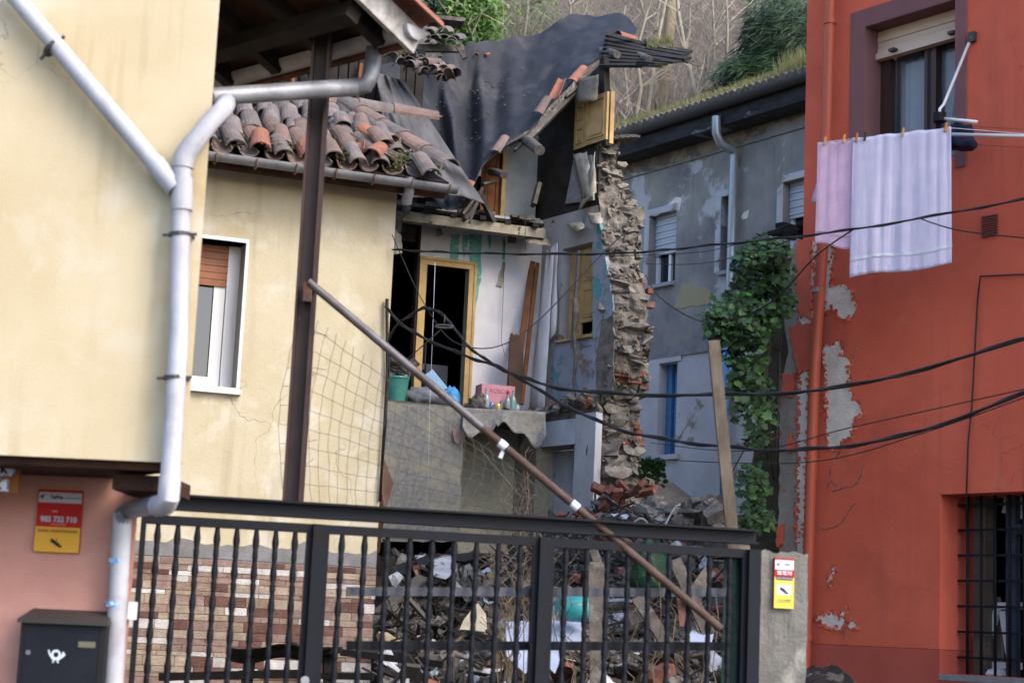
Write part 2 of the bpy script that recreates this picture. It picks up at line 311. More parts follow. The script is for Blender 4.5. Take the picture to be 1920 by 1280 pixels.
for (x,y,dx,dy) in ((98,90,1,.95),(337,440,0,1),(327,708,0,1)):
    q=Wa.p(x,y,of); t=(Wa.p(x+dx*20,y+dy*20,of)-q).normalized(); m=M().tube([q-t*.008,q+t*.008],rp*1.14,14); s=t.cross(Wa.n).normalized(); m.bar(q-s*.075,q+s*.075,.012,.012,Wa.n); m.bar(q-s*.05,q-s*.05-Wa.n*.07,.01,.01,t); O('clip',m,clipm,dp)
# porch canopy
cz=P(768,73,8.97); ce=V((-.74,.67,0)); cdn=V((-.67,-.74,.42)).normalized()
pr=E('porch_canopy','dark tiled porch canopy with weathered fascia beside the cream house','canopy',cz-V((0,0,.3)))
cn=ce.cross(cdn).normalized(); 
if cn.z<0: cn=-cn
m=M(); m.box(cz+ce*1.2+cdn*1.3+cn*.05,ce*1.2,cdn*1.3,cn*.015); O('roof_deck',m,mat('deck_underside',S('5a3626',.6),S('2c1f1a',.5),4,(.4,.6),bump=.4),pr)
for i in range(6):
    q=cz+ce*(.16+i*.42)-cn*.01; O('rafter',M().bar(q+cdn*.05,q+cdn*2.5,.07,.09,cn),darkw,pr)
for i in range(3):
    q=cz+cdn*(.35+i*.62)-cn*.09; O('purlin',M().bar(q+ce*.05,q+ce*2.3,.09,.1,cn),darkw,pr)
O('fascia',M().bar(cz-ce*.015+cn*.0-cdn*.04,cz-ce*.015+cdn*2.4,.03,.15,cn),greyw if 0 else mat('weathered_white_board',S('b9b7b8',.8),S('8f8a86',.7),6,(.35,.7),bump=.4,stretch=(3,3,3)),pr)
O('eave_board',M().bar(cz+ce*.02-cdn*.0,cz+ce*2.3,.03,.1,cn),mat('red_brown_board',S('6a4030',.7),S('4a2c22',.6),5),pr)
tl=M()
def tile_mesh(l=.44,r1=.105,r2=.085,th=.014,k=8):
    t=M(); b=[]
    for (x,r) in ((0,r1),(l,r2)):
        for rr in (r,r-th):
            for j in range(k+1):
                a=math.pi*(.04+.92*j/k); t.v.append(V((x,rr*math.cos(a),rr*math.sin(a)*.8)))
    n=k+1
    for j in range(k):
        t.f+=[(j,j+1,2*n+j+1,2*n+j),(n+j,3*n+j,3*n+j+1,n+j+1),(j,n+j,n+j+1,j+1),(2*n+j,2*n+j+1,3*n+j+1,3*n+j)]
    t.f+=[(0,2*n,3*n,n),(k,n+k,3*n+k,2*n+k)]
    return t.mesh('roof_tile',smooth=False)
TILE=[tile_mesh() for i in range(3)]
for i in range(3): TILE[i].materials.append(tilem[i])
for j in range(6):
    for i in range(2):
        q=cz+cn*.075-ce*(.06-i*.22)+cdn*(-.06+j*.38); piece('roof_tile',TILE[2 if i==0 else 1],pr,q,frame(cdn,cn+cdn*.06))
gq=P(776,52,8.93)
def gutter(name,a,b,r,mt,parent,n=10,ends=True):
    a,b=V(a),V(b); t=(b-a).normalized(); s=t.cross(V((0,0,1))).normalized(); m=M(); k=n
    for q in (a,b):
        for rr in (r,r*.9):
            for j in range(k+1):
                an=math.pi*j/k; m.v.append(q+s*(rr*math.cos(an))-V((0,0,1))*(rr*math.sin(an)))
    c=k+1
    for j in range(k): m.f+=[(j,j+1,2*c+j+1,2*c+j),(c+j,3*c+j,3*c+j+1,c+j+1),(j,c+j,c+j+1,j+1),(2*c+j,2*c+j+1,3*c+j+1,3*c+j)]
    m.f+=[(0,2*c,3*c,c),(k,c+k,3*c+k,2*c+k)]
    if ends: m.add([a+s*(r*.95*math.cos(math.pi*j/k))-V((0,0,1))*(r*.95*math.sin(math.pi*j/k)) for j in range(k+1)],[tuple(range(k+1))])
    return O(name,m,mt,parent,smooth=True,autos=50)
gutter('gutter',gq-ce*.02,gq+ce*2.3,.07,pvc,pr)
q=gq+ce*.3-V((0,0,.06)); e1=P(690,150,9.08)
ptube('gutter_outlet',[q,q.lerp(e1,.5)+V((.01,0,.0)),e1+V((.012,0,.02)),e1+V((-.01,0,-.03)),e1+V((-.08,.0,-.045))],.046,zinc,pr)
ptube('cross_pipe',[e1+V((-.07,0,-.045)),P(600,168,8.9),P(395,182,8.6)],.047,zinc,pr)
# steel post
sp=E('steel_post','maroon steel post standing behind the gate and carrying the canopy','post',(P(553,930,9.15).x,9.15,2.1))
a=P(553,930,9.15); b=P(603,60,9.15); x=(a.x+b.x)/2; pz1=cz.z+.07; pz0=a.z-.04; pzc=(pz0+pz1)/2; pzh=(pz1-pz0)/2
m=M(); m.box((x,9.15,pzc),(.042,0,0),(0,.007,0),(0,0,pzh)); O('web',m,postm,sp)
for s in(-1,1): m=M(); m.box((x+s*.042,9.15,pzc),(.007,0,0),(0,.06,0),(0,0,pzh)); O('flange',m,postm,sp)
m=M(); q=P(577,548,9.08); m.box(q,(.022,0,0),(0,.02,0),(0,0,.05)); m.box(q+V((.03,0,.02)),(.03,0,0),(0,.008,0),(0,0,.012)); O('bracket',m,rustm,sp)
# ---------------------------------------------------------------- house B: rendered house with stone cladding
hB=E('rendered_house','weathered cream house with mossy tile roof and stone clad base behind the gate','house',Wb.at(-.5,0,-1))
uL,uC=Wb.uz(300,700)[0]-.6,Wb.uz(728,650)[0]; zE=Wb.uz(560,330)[1]; zC=Wb.uz(460,1043)[1]
wu0,wu1,wz0,wz1=Wb.R(330,448,452,728)
m=M(); wallholes(m,Wb,uL,uC,zC,zE,[(wu0,wu1,wz0,wz1)],.3); O('wall',m,brend,hB)
m=M(); m.wbox(Wb,uL,uC,0,zC-.003,-.3,-.004); m.wbox(Wb,uL,uC-.02,0,zE,-4,-.31); O('hidden_body',m,darkw,hB)  # base wall, plus an unseen body box added behind it to block light
m=M(); us=[uL+(uC-uL)*i/40 for i in range(41)]
pts=[Wb.at(u,zC-.03,.004) for u in us]+[Wb.at(u,zC+.07+.16*max(0,noise.noise(V((u*3,1,0))))+R(0,.02),.004) for u in reversed(us)]
m.prism(pts,Wb.n*.006); O('cement_band',m,cemt,hB)
cl=M(); cl.wbox(Wb,uL,uC-.005,.3,zC-.035,.0,.012); clad=O('stone_cladding',cl,cemt,hB)
unit=M().box((0,0,0),(.5,0,0),(0,.5,0),(0,0,.5)); 
def bevelbox(name,bv=.06,jit=0,nn=1):
    import bmesh
    me=unit.mesh(name); b=bmesh.new(); b.from_mesh(me); bmesh.ops.bevel(b,geom=b.edges[:],offset=bv,segments=1,affect='EDGES')
    for q in b.verts: q.co+=V((R(-jit,jit),R(-jit,jit),R(-jit,jit)))
    b.to_mesh(me); b.free(); return me
CB=[]
for cm in clads:
    me=bevelbox('cladding_stone',.03); me.materials.append(cm); CB.append(me)
rotB=frame(Wb.d,(0,0,1)); z=zC-.04; nst=0
while z>.9:
    h=random.choice((.038,.05,.05,.065,.08)); u=uL+R(0,.1)
    while u<uC:
        l=min(R(.1,.36),uC-u)
        if l>.03:
            o=piece('cladding_stone',random.choice(CB+[CB[0],CB[1],CB[3],CB[2]]),clad,Wb.at(u+l/2,z-h/2,.018),rotB,(l-.004,R(.02,.04),h-.004)); nst+=1
        u+=l
    z-=h
# window of B
wn=M(); fr=.03
for (a,b,c,d) in ((wu0-.02,wu1+.02,wz1,wz1+.03),(wu1,wu1+.025,wz0-.02,wz1),(wu0,wu1,wz0,wz0+.02)): wn.wbox(Wb,a,b,c,d,-.2,.02)
win=O('window',wn,alu,hB)
m=M(); m.wbox(Wb,wu0,wu1,wz0+.02,wz1,-.27,-.24); O('pane',m,glass,win)
m=M(); m.wbox(Wb,wu1-.1,wu1,wz0+.02,wz1,-.235,-.19); m.wbox(Wb,wu1-.2,wu1-.105,wz0+.02,wz1-.32,-.238,-.21); m.wbox(Wb,wu0,wu1-.105,wz0+.02,wz0+.12,-.237,-.209); O('sash',m,alu,win)
m=M()
for i in range(6): m.wbox(Wb,wu0,wu1-.1,wz1-.35+i*.058,wz1-.35+i*.058+.054,-.21,-.19)
O('roller_shutter',m,shutb,win)
m=M(); m.wbox(Wb,wu0-.03,wu1+.04,wz0-.035,wz0-.002,-.2,.06); O('sill',m,alu,win)
# roof of B
rz=Wb.uz(620,312,.38); s0=Wb.at(rz[0],rz[1],.38); e=Wb.d
top=Wb.p(560,205,-1.05); sl=(Wb.at(rz[0],top.z,-1.05)-s0); sl.normalize(); rn=e.cross(sl).normalized()
if rn.z<0: rn=-rn
ueL=Wb.uz(380,280,.38)[0]-rz[0]; ueR=Wb.uz(842,338,.38)[0]-rz[0]
deck=M(); L=1.72
deck.prism([s0+e*ueL,s0+e*ueR,s0+e*(ueR-.62)+sl*L,s0+e*ueL+sl*L],rn*-.05); roof=O('roof',deck,darkw,hB)
for sgn in (0,1):
    c=0
    u=ueL+.05
    while u<ueR-.05:
        for r in range(8):
            ch=1 if u<.15 else 2.2; t=r*.225+R(-.04,.04)*ch; 
            if u>.3 and R(0,1)<.12: continue
            lim=ueR-.05-(.62/L)*t
            uu=u+(.103 if sgn==0 else 0)+R(-.015,.015)
            if uu>lim: continue
            big=(uu>.35)
            yaw=Matrix.Rotation(R(-.14,.14)*(2.2 if big else 1),3,'Z')
            if sgn==0: rot=frame(sl,-rn)@Matrix.Rotation(.0,3,'X')@yaw; off=.075
            else: rot=frame(sl,rn)@yaw@Matrix.Rotation(-.12+R(-.06,.06),3,'Y'); off=.05+R(0,.03)
            if big and R(0,1)<.3: off+=.02
            piece('roof_tile',random.choice((TILE[0],TILE[0],TILE[1],TILE[2] if r==0 else TILE[0]) if sgn else TILE[:2]),roof,s0+e*uu+sl*(t-.06)+rn*off,rot,(R(.72,.85),R(.78,.9),R(.8,1)))
        u+=.205
for i in range(16):   # displaced tiles
    u=R(.15,ueR-.25); t=R(.0,.9)
    if u<ueR-.36*t-.1: piece('roof_tile',random.choice((TILE[2],TILE[0],TILE[1])),roof,s0+e*u+sl*t+rn*R(.12,.16),frame(sl,rn if R(0,1)<.6 else -rn)@Matrix.Rotation(R(-.8,.8),3,'Z')@Matrix.Rotation(R(-.3,.2),3,'Y'),(R(.4,.75),.8,.8))
for i in range(5):    # hip tiles
    a=s0+e*(ueR-.02-.124*i*1.0)+sl*(.34*i); hd=(e*(-.62)+sl*L).normalized()
    piece('roof_tile',TILE[i%2],roof,a+rn*.13,frame(hd,rn))
for i in range(6):
    piece('roof_tile',TILE[i%2],roof,s0+e*(ueL+.3+i*.33)+sl*(L-.03)+rn*.1,frame(e,rn))
m=M()
for i in range(2600):
    u=R(ueL,ueR); t=abs(random.gauss(0,.5))*1.4
    if R(0,1)<.5: u=R(.3,ueR)
    if u>ueR-.36*t or t>L or noise.noise(V((u*4,t*4,0)))<.05: continue
    q=s0+e*u+sl*t+rn*R(.03,.13); s=R(.005,.016); m.box(q,(s,0,R(-s,s)*.4),(R(-s,s)*.4,s,0),(0,0,s*.7))
tag(O('moss',m,mossm,roof),None,kind='stuff')
gutter('gutter',s0+e*(ueL-.1)-sl*.05+V((0,0,-.01)),s0+e*(ueR+.06)-sl*.05+V((0,0,-.02)),.06,zinc,hB)
for i in range(7):
    q=s0+e*(ueL+.1+i*.33)-sl*.05; m=M(); m.tube([q+V((0,0,-.02))+Wb.n*(.068*math.cos(a))+V((0,0,-.068*math.sin(a))) for a in [math.pi*k/8 for k in range(9)]],.009,5); O('gutter_bracket',m,rustm,hB)
q=Wb.p(768,345,.38); ptube('outlet',[q+V((0,0,.05)),q-V((0,0,.06)),q-V((.02,-.06,.12)),q-V((.02,-.08,.15))],.045,zinc,hB)
m=M(); a=Wb.at(rz[0],zE-.0,.0); m.wbox(Wb,uL,uC+.1,zE-.0,rz[1]-.03,-.1,.02); O('wall_plate',m,darkw,hB)
m=M(); m.prism([s0+e*ueL-rn*.06+sl*.02,s0+e*ueR-rn*.06+sl*.02,s0+e*ueR-rn*.16+sl*.02,s0+e*ueL-rn*.16+sl*.02],sl*.03); O('fascia',m,mat('fascia_brown',S('5d4032',.6),S('3b2a24',.5),5),hB)
m=M()
for i in range(14):
    u=ueL+.05+i*.17
    if u<ueR-.05: m.bar(s0+e*u-rn*.09+sl*.06,s0+e*u-rn*.09+sl*.9,.05,.07,rn)
O('rafter_ends',m,darkw,hB)
# corner cables and hanging brown board beside house B
m=M()
for i in range(4): m.tube([Wb.p(727+R(-4,4),560,.03+.01*i),Wb.p(722+R(-5,8),700,.04),Wb.p(722+R(-4,6),790,.03+.01*i),Wb.p(712+R(-2,8),940,.03)],.008,5)
tag(O('cable_bundle',m,blackp,smooth=True),'dark cables running down the right corner of the cream house','cable')
m=M(); m.prism([Wb.p(704,1035,-.2),Wb.p(708,870,-.2),Wb.p(718,855,-.2),Wb.p(738,905,-.1),Wb.p(722,960,-.1),Wb.p(712,1035,-.15)],Wb.n*-.02); tag(O('bent_board',m,mat('pinkish_board',S('8a6a5e',.75),S('6d5046',.7),4)),'bent pinkish brown board hanging at the corner of the cream house','board')
# ---------------------------------------------------------------- house C: the collapsed house
hC=E('collapsed_house','half collapsed house with torn open rooms between the cream and grey houses','house',(-.2,21.6,1.5))
def poly(W,pts,off,th,name,mt,parent,j=0,seg=14):
    pts=jag(pts,j,seg) if j else pts
    return O(name,M().prism([W.p(x,y,off) for x,y in pts],W.n*-th),mt,parent)
# back wall of first floor room with door
bu0,_,bz0,_=Wk.R(700,760,1012,400); bu1=Wk.uz(1012,600)[0]; zt=Wk.uz(900,405)[1]; zf=Wk.uz(880,768)[1]; ztop=Wk.uz(900,235)[1]
du0,du1,dz0,dz1=Wk.R(793,500,873,760); lu1=Wk.uz(781,600)[0]
m=M(); wallholes(m,Wk,lu1,bu1,zf-.3,zt+.04,[(du0,du1,zf-.3,dz1)],.12); bw=O('back_wall',m,wallp,hC)
# door frame
m=M(); t=.085
for (a,b,c,d) in ((du0-t,du0,zf,dz1+t),(du1,du1+t,zf,dz1+t),(du0,du1,dz1,dz1+t)): m.wbox(Wk,a,b,c,d,-.13,.03)
for (a,b,c,d) in ((du0-t-.012,du0-t+.02,zf,dz1+t+.012),(du1+t-.02,du1+t+.012,zf,dz1+t+.012),(du0-t,du1+t,dz1+t-.02,dz1+t+.013)): m.wbox(Wk,a,b,c,d,.0,.042)
df=O('door_frame',m,yelw,hC)
m=M(); m.wbox(Wk,du0+.002,du0+.03,zf+.45,zf+.52,-.06,.035); O('hinge',m,clipm,df)
# dark shell of rooms behind, blackened for shade and closed against sky light
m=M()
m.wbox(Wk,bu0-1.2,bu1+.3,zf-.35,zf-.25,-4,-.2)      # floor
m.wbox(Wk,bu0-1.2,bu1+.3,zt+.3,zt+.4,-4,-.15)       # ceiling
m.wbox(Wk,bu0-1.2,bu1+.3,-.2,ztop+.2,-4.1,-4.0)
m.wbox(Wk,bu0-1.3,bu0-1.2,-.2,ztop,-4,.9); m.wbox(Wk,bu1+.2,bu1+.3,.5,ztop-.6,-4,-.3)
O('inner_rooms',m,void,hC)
m=M(); m.wbox(Wk,du0+.25,du1-.02,zf-.25,zf+.62,-1.2,-.6); m.wbox(Wk,du0+.27,du1-.3,zf+.62,zf+.9,-1.15,-.7); O('crate',m,mat('grey_cabinet',S('8f9096',.6),S('75757a',.6),3),None)
tag(bpy.data.objects[col.objects[-1].name],'grey cabinet standing in the dark behind the open doorway','cabinet')
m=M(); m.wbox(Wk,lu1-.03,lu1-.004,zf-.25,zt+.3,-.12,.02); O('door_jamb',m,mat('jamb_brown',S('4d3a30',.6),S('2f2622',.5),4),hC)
# teal paint and torn paper on back wall
for pts in ([(845,440),(862,440),(858,492),(844,490)],[(868,440),(878,442),(876,470),(868,492)],[(880,438),(903,440),(902,520),(897,552),(892,578),(888,548),(884,500),(878,470)],[(914,440),(921,442),(918,470)],[(942,448),(948,450),(947,488),(942,486)]):
    poly(Wk,pts,.004,.003,'teal_paint_patch',teal,bw,1.6,7)
poly(Wk,[(943,490),(948,492),(942,538),(931,535)],.02,.006,'torn_paper_strip',paperm,bw,.8,10)
poly(Wk,[(820,428),(828,428),(831,441),(818,443)],.02,.006,'torn_paper_strip',paperm,bw,.8,10)
poly(Wk,[(952,437),(968,437),(968,456),(952,456)],.006,.004,'bare_patch',mat('bare_brown',S('8d6a50',.7),bump=.4),bw)
m=M(); m.tube([Wk.p(947,400,.05),Wk.p(944,540,.04),Wk.p(940,640,.05),Wk.p(947,668,.06)],.004,4); O('wire',m,blackp,bw)
# first floor slab and its fallen covering
su0=Wf.uz(712,752)[0]; su1=Wf.uz(1022,775)[0]; sz=Wf.uz(870,762)[1]
m=M(); m.wbox(Wf,su0-.3,su1,sz-.16,sz,-1.5,0); O('floor_slab',m,mat('slab_grey',S('6f6a62',.65),S('514c46',.6),6,bump=.8),hC)
fl=[(720,748),(860,762),(1022,768),(1020,805),(1008,822),(990,826),(975,815),(955,822),(930,805),(912,800),(880,812),(866,805),(862,820),(858,832),(868,1010),(722,1010)]
poly(Wf,[(716,752),(864,764),(868,800),(866,870),(862,1015),(714,1015)],.05,.05,'lower_panel',wpaper2,hC,2,16)
def flap(a,b):
    x=868+a*155; y0=764+a*8; y1=800+18*math.sin(a*9)+8*math.sin(a*23)+ (14 if a>.4 else 0); y=y0+(y1-y0)*b
    return Wf.p(x,y,.06+.12*b*b+.03*math.sin(a*14)*b)
m=M().grid(40,8,flap); fo=O('linoleum_flap',m,wpaper2,hC,smooth=True); md=fo.modifiers.new('s','SOLIDIFY'); md.thickness=.012
poly(Wf,[(848,806),(860,800),(868,822),(858,832),(852,826)],.09,.02,'pink_scrap',mat('pink_scrap',S('a08078',.7),bump=.4),hC,1,8)
# recessed ground-floor wall below
Wl=Wall((-.35,21.75),(.94,.342))
poly(Wl,[(850,770),(1035,770),(1035,1050),(850,1050)],0,.05,'ground_floor_wall',creamw,hC)
m=M(); u=Wl.uz(966,900)[0]; m.wbox(Wl,u-.012,u,1.6,sz-.4,.002,.03); m.wbox(Wl,u+.02,u+.26,1.6,sz-.2,.001,.012); O('wall_strip',m,mat('strip_grey',S('8a857c',.7),S('6f6a62',.7),5),hC)
# side wall with window
wu0_,wu1_,wz0_,wz1_=Ws.R(1052,460,1114,632)
sL=Ws.uz(1009,600)[0]-.05; sR=Ws.uz(1112,600)[0]; szb=Ws.uz(1070,1010)[1]; szt=Ws.uz(1070,398)[1]
gu0,gu1,gz0,gz1=Ws.R(1016,838,1074,1010)
m=M(); wallholes(m,Ws,sL,sR,szb,szt,[(wu0_,wu1_,wz0_,wz1_),(gu0,gu1,szb,gz1)],.28); sw=O('side_wall',m,sidem,hC)
poly(Ws,[(1040,640),(1112,632),(1112,560),(1124,560),(1120,600),(1118,700),(1116,745),(1090,760),(1030,745),(1032,690)],.004,.003,'peeling_paint',peel,sw,3,12)
poly(Ws,[(1105,480),(1125,470),(1135,540),(1128,600),(1114,625),(1114,500)],.005,.003,'peeling_paint',peel,sw,3,12)
poly(Ws,[(1128,600),(1150,590),(1150,740),(1118,745),(1116,690),(1122,640)],.012,.01,'bare_masonry',mortar,sw,3,12)
poly(Ws,[(1015,770),(1120,745),(1122,780),(1015,795)],.05,.05,'broken_ledge',mortar,sw,4,9)
# window joinery in side wall
m=M(); a,b,c,d=wu0_,wu1_,wz0_,wz1_; h=.06
for q in ((a,a+h,c,d),(b-h,b,c,d),(a+h,b-h,d-h,d),(a+h,b-h,c,c+h)): m.wbox(Ws,*q,-.24,-.14)
wf=O('shuttered_window',m,yelw,hC)
def panel_shutter(W,u0,u1,z0,z1,n0,mt,parent,name='shutter',rows=2):
    m=M(); m.wbox(W,u0,u1,z0,z1,n0-.03,n0); k=(z1-z0)/rows
    for i in range(rows):
        aa,bb,cc,dd=u0+.05,u1-.05,z0+i*k+.06,z0+(i+1)*k-.05
        for q in ((aa,bb,cc,cc+.015),(aa,bb,dd-.015,dd),(aa,aa+.015,cc,dd),(bb-.015,bb,cc,dd)): m.wbox(W,*q,n0-.005,n0+.012)
        m.wbox(W,aa+.04,bb-.04,cc+.04,dd-.04,n0-.005,n0+.008)
    return O(name,m,mt,parent)
panel_shutter(Ws,a+(b-a)*.45,b-.02,c+.2,d-.05,-.09,yelw,wf)
panel_shutter(Ws,a+.02,a+(b-a)*.42,c+.05,d-.05,-.12,yelw,wf)
m=M(); m.wbox(Ws,a-.02,b+.02,c-.035,c-.002,-.2,.05); O('sill',m,yelw,wf)
m=M(); m.wbox(Ws,a+.03,b-.03,c+.02,d,-.275,-.255); O('dark_opening',m,void,wf)
# white lintel, door and jamb on ground floor
lu0,lu1_,lz0,lz1=Ws.R(1020,788,1105,835); m=M(); m.wbox(Ws,lu0,lu1_,lz0,lz1,.0,.07); O('lintel',m,white,sw)
ju0,ju1,jz0,jz1=Ws.R(1078,775,1116,1000,.08); m=M(); m.wbox(Ws,ju0,ju1,jz0,jz1,.0,.1); O('jamb',m,whitep,sw)
m=M(); m.wbox(Ws,gu0,gu0+(gu1-gu0)*.82,szb,gz1-.02,-.3,-.2); u=gu0+(gu1-gu0)*.7; m.wbox(Ws,u-.02,u+.02,szb,gz1-.03,-.2,-.17); O('white_door',m,white,sw)
# broken end of the side wall: rubble stone and brick
eR=[(262,1168),(310,1160),(345,1175),(390,1203),(450,1203),(500,1198),(530,1213),(560,1224),(600,1220),(640,1216),(690,1213),(750,1203),(800,1198),(860,1203),(900,1222),(960,1245)]
eL=[(262,1118),(330,1114),(400,1122),(470,1133),(560,1148),(650,1148),(700,1140),(760,1120),(840,1120),(960,1115)]
def lin(tb,y):
    for (a,xa),(b,xb) in zip(tb,tb[1:]):
        if a<=y<=b: return xa+(xb-xa)*(y-a)/(b-a)
    return tb[0][1] if y<tb[0][0] else tb[-1][1]
frag=M()
ys=list(range(262,985,8))
outl=[(lin(eL,y)+R(-2,2),y) for y in ys]+[(lin(eR,y)-7+R(-4,2),y) for y in reversed(ys)]
mw=M(); N1,N2=18,120
def wo(y): return max(-.1,(Ws.p(lin(eL,y),y)-We.o).dot(We.n))
yy=list(range(400,985,9)); O('wall_edge',M().prism([Ws.p(1111,y,-.002) for y in yy]+[Ws.p(lin(eL,y)+R(-2,2),y,-.002) for y in reversed(yy)],Ws.n*-.06),peel,hC)
def endf(a,b):
    y=264+b*716; x=lin(eL,y)+(lin(eR,y)-7-lin(eL,y))*a; q=We.p(x,y,wo(y))
    n=noise.noise(q*4)*.07+noise.noise(q*11)*.04
    if a in (0,1): return We.p(x,y,wo(y)-(.5 if a==1 else .15))
    return We.p(x,y,wo(y)+n+.005)
ew=O('broken_wall_end',mw.grid(N1,N2,endf),mortar,hC)
m=M(); m.prism([We.p(x,y,-.14) for x,y in outl],We.n*-.4); O('wall_core',m,mortar,hC)
def rock(name,jit,sub=2,mt=None):
    import bmesh
    me=unit.mesh(name); b=bmesh.new(); b.from_mesh(me); bmesh.ops.subdivide_edges(b,edges=b.edges[:],cuts=1,use_grid_fill=True)
    for q in b.verts:
        r=q.co.length; q.co=q.co.lerp(q.co.normalized()*.56,.14)+V((R(-jit,jit),R(-jit,jit),R(-jit,jit)))
    b.to_mesh(me); b.free(); me.materials.append(mt); return me
ROCK=[rock('stone',.12,mt=stonem) for i in range(8)]
BRK=[]
for i in range(4):
    me=bevelbox('brick',.05,.03); me.materials.append(brickm); BRK.append(me)
y=272; rotE=frame(We.d,(0,0,1))
while y<955:
    bz=(272<=y<298) or (515<y<545) or (555<y<572) or (688<y<722) or (788<y<832) or (878<y<935)
    h=R(11,25) if not bz else R(10,13)
    x=lin(eL,y)+R(0,6); xr=lin(eR,y)
    while x<xr-6:
        wpx=R(15,50) if not bz else R(26,34)
        wpx=min(wpx,xr-x+R(-2,3)); br=bz and ((y<310 and R(0,1)<.6) or (515<y<575 and x>1170) or (688<y<722 and x<1195) or (y>785 and R(0,1)<.75))
        q=We.p(x+wpx/2,y+h/2,wo(y)+R(-.15,-.05)); s=1/157
        if wpx>9 and R(0,1)<.88:
            rot=rotE@Matrix.Rotation(R(-.35,.35),3,'Y')@Matrix.Rotation(R(-.5,.5),3,'Z')@Matrix.Rotation(R(-.3,.3),3,'X')
            if br: piece('brick',random.choice(BRK),ew,q,rotE@Matrix.Rotation(R(-.06,.06),3,'Y')@Matrix.Rotation(R(-.15,.15),3,'Z'),(wpx*s,R(.13,.22),h*s*.9))
            else: piece('stone',random.choice(ROCK),ew,q,rot,(wpx*s*R(.95,1.2),R(.16,.34),h*s*R(.7,1.3)))
        x+=wpx
    y+=h*.95
for i in range(420):
    y=R(268,960); x=R(lin(eL,y)+1,lin(eR,y)-3); t=rrot(); s=R(.008,.035); q=We.p(x,y,wo(y)+R(-.06,.05)); frag.box(q,t@V((s,0,0)),t@V((0,s*.8,0)),t@V((0,0,s*.45)))
tag(O('wall_fragments',frag,mortar,ew),None,kind='stuff')
# curled paper on the wall end and on side wall
def curl(W,pts,off,name='curled_paper',mt=paperm,bend=.1,parent=None):
    (x0,y0),(x1,y1),(x2,y2),(x3,y3)=pts
    def f(a,b):
        x=(x0*(1-a)+x1*a)*(1-b)+(x3*(1-a)+x2*a)*b; y=(y0*(1-a)+y1*a)*(1-b)+(y3*(1-a)+y2*a)*b
        return W.p(x+R(-1,1),y+R(-1,1),off+bend*math.sin(a*3.1)*b+bend*.6*b*b+R(-.006,.006))
    o=O(name,M().grid(6,6,f),mt,parent,smooth=True); md=o.modifiers.new('s','SOLIDIFY'); md.thickness=.005; return o
curl(We,[(1125,550),(1158,550),(1142,582),(1120,580)],.06,parent=sw)
curl(Ws,[(1085,395),(1115,285),(1118,360),(1100,378)],.1,parent=sw)
curl(Ws,[(1075,290),(1100,285),(1118,360),(1090,372)],.05,parent=sw)
curl(Ws,[(1100,400),(1125,398),(1130,418),(1108,420)],.06,parent=sw)
curl(Ws,[(1062,420),(1092,416),(1096,426),(1080,438)],.06,parent=sw)
curl(Wf,[(978,425),(1012,430),(1035,462),(985,455)],-.5,parent=hC)
curl(Wf,[(738,425),(752,440),(754,475),(735,478)],-.3,parent=hC)
curl(Ws,[(1035,460),(1046,455),(1044,620),(1028,640)],.03,'hanging_sheet',wallp,.05,parent=sw)
curl(Ws,[(1024,470),(1040,462),(1020,775),(992,772)],.09,'hanging_sheet',wallp,.06,parent=sw)
# floor beams above first floor: white beam, boards and attic
bzA=Wf.uz(890,398)[1]; bzB=Wf.uz(890,420)[1]; ub0=Wf.uz(738,400)[0]; ub1=Wf.uz(1043,420)[0]
O('ceiling_beam',M().wbox(Wf,ub0,ub1,bzB+.02,bzA-.005,-.5,-.36),whitew,hC)
m=M(); m.wbox(Wf,ub0,ub1,bzA+.04,bzA+.075,-1.5,-.42); O('attic_floor',m,darkw,hC)
for i in range(6):
    q=ub0+.15+i*.36; m=M(); m.bar(Wf.at(q,bzA+.015,-.3+R(-.05,.05)),Wf.at(q,bzA+.015,-1.5),.08,.05); O('joist',m,darkw,hC)
m=M()
for i in range(26):
    u=R(ub0+.2,ub1); m.box(Wf.at(u,bzA+.09+R(0,.03),-.45+R(-.05,.08)),Wf.d*R(.02,.12),Wf.n*R(.02,.06),(0,0,R(.01,.03)))
tag(O('attic_debris',m,slabm,hC),None,kind='stuff')
for (a,b) in (((870,412),(905,368)),((898,360),(925,415)),((752,400),(745,440)),((1000,385),(1010,345))):
    O('broken_timber',M().bar(Wf.p(*a,-.2),Wf.p(*b,-.35),.05,.09,Wf.n),greyw,hC)
m=M(); m.prism([Wf.p(735,375,-.4),Wf.p(775,372,-.4),Wf.p(768,402,-.3),Wf.p(752,410,-.3),Wf.p(745,440,-.3),Wf.p(737,440,-.3)],Wf.n*-.02); O('torn_board',m,greyw,hC)
# attic back wall with door
zA=bzA+.08; au0=Wk.uz(870,350,-.1)[0]; au1=Wk.uz(1006,350,-.1)[0]
m=M(); m.wbox(Wk,Wk.uz(944,350)[0],au1,zA,ztop,-.2,-.1); O('attic_wall',m,mat('pale_blue_paper',S('a3abb0',.75),S('8d959b',.72),3,bump=.6,bs=110,c3=S('6d6862',.65),sc3=2.5,th3=(.6,.72)),hC)
m=M(); m.wbox(Wk,Wk.uz(700,350)[0],Wk.uz(944,350)[0]-.08,zA,Wk.uz(850,318)[1],-.24,-.14); O('attic_partition',m,void,hC)
x0,x1,q0,q1=Wk.R(902,285,938,388,-.1); panel_shutter(Wk,x0,x1,zA,q1,-.08,brownw,hC,'attic_door',1)
m=M(); m.wbox(Wk,x1,x1+.05,zA,q1,-.12,-.03); O('attic_door_frame',m,yelw,hC)
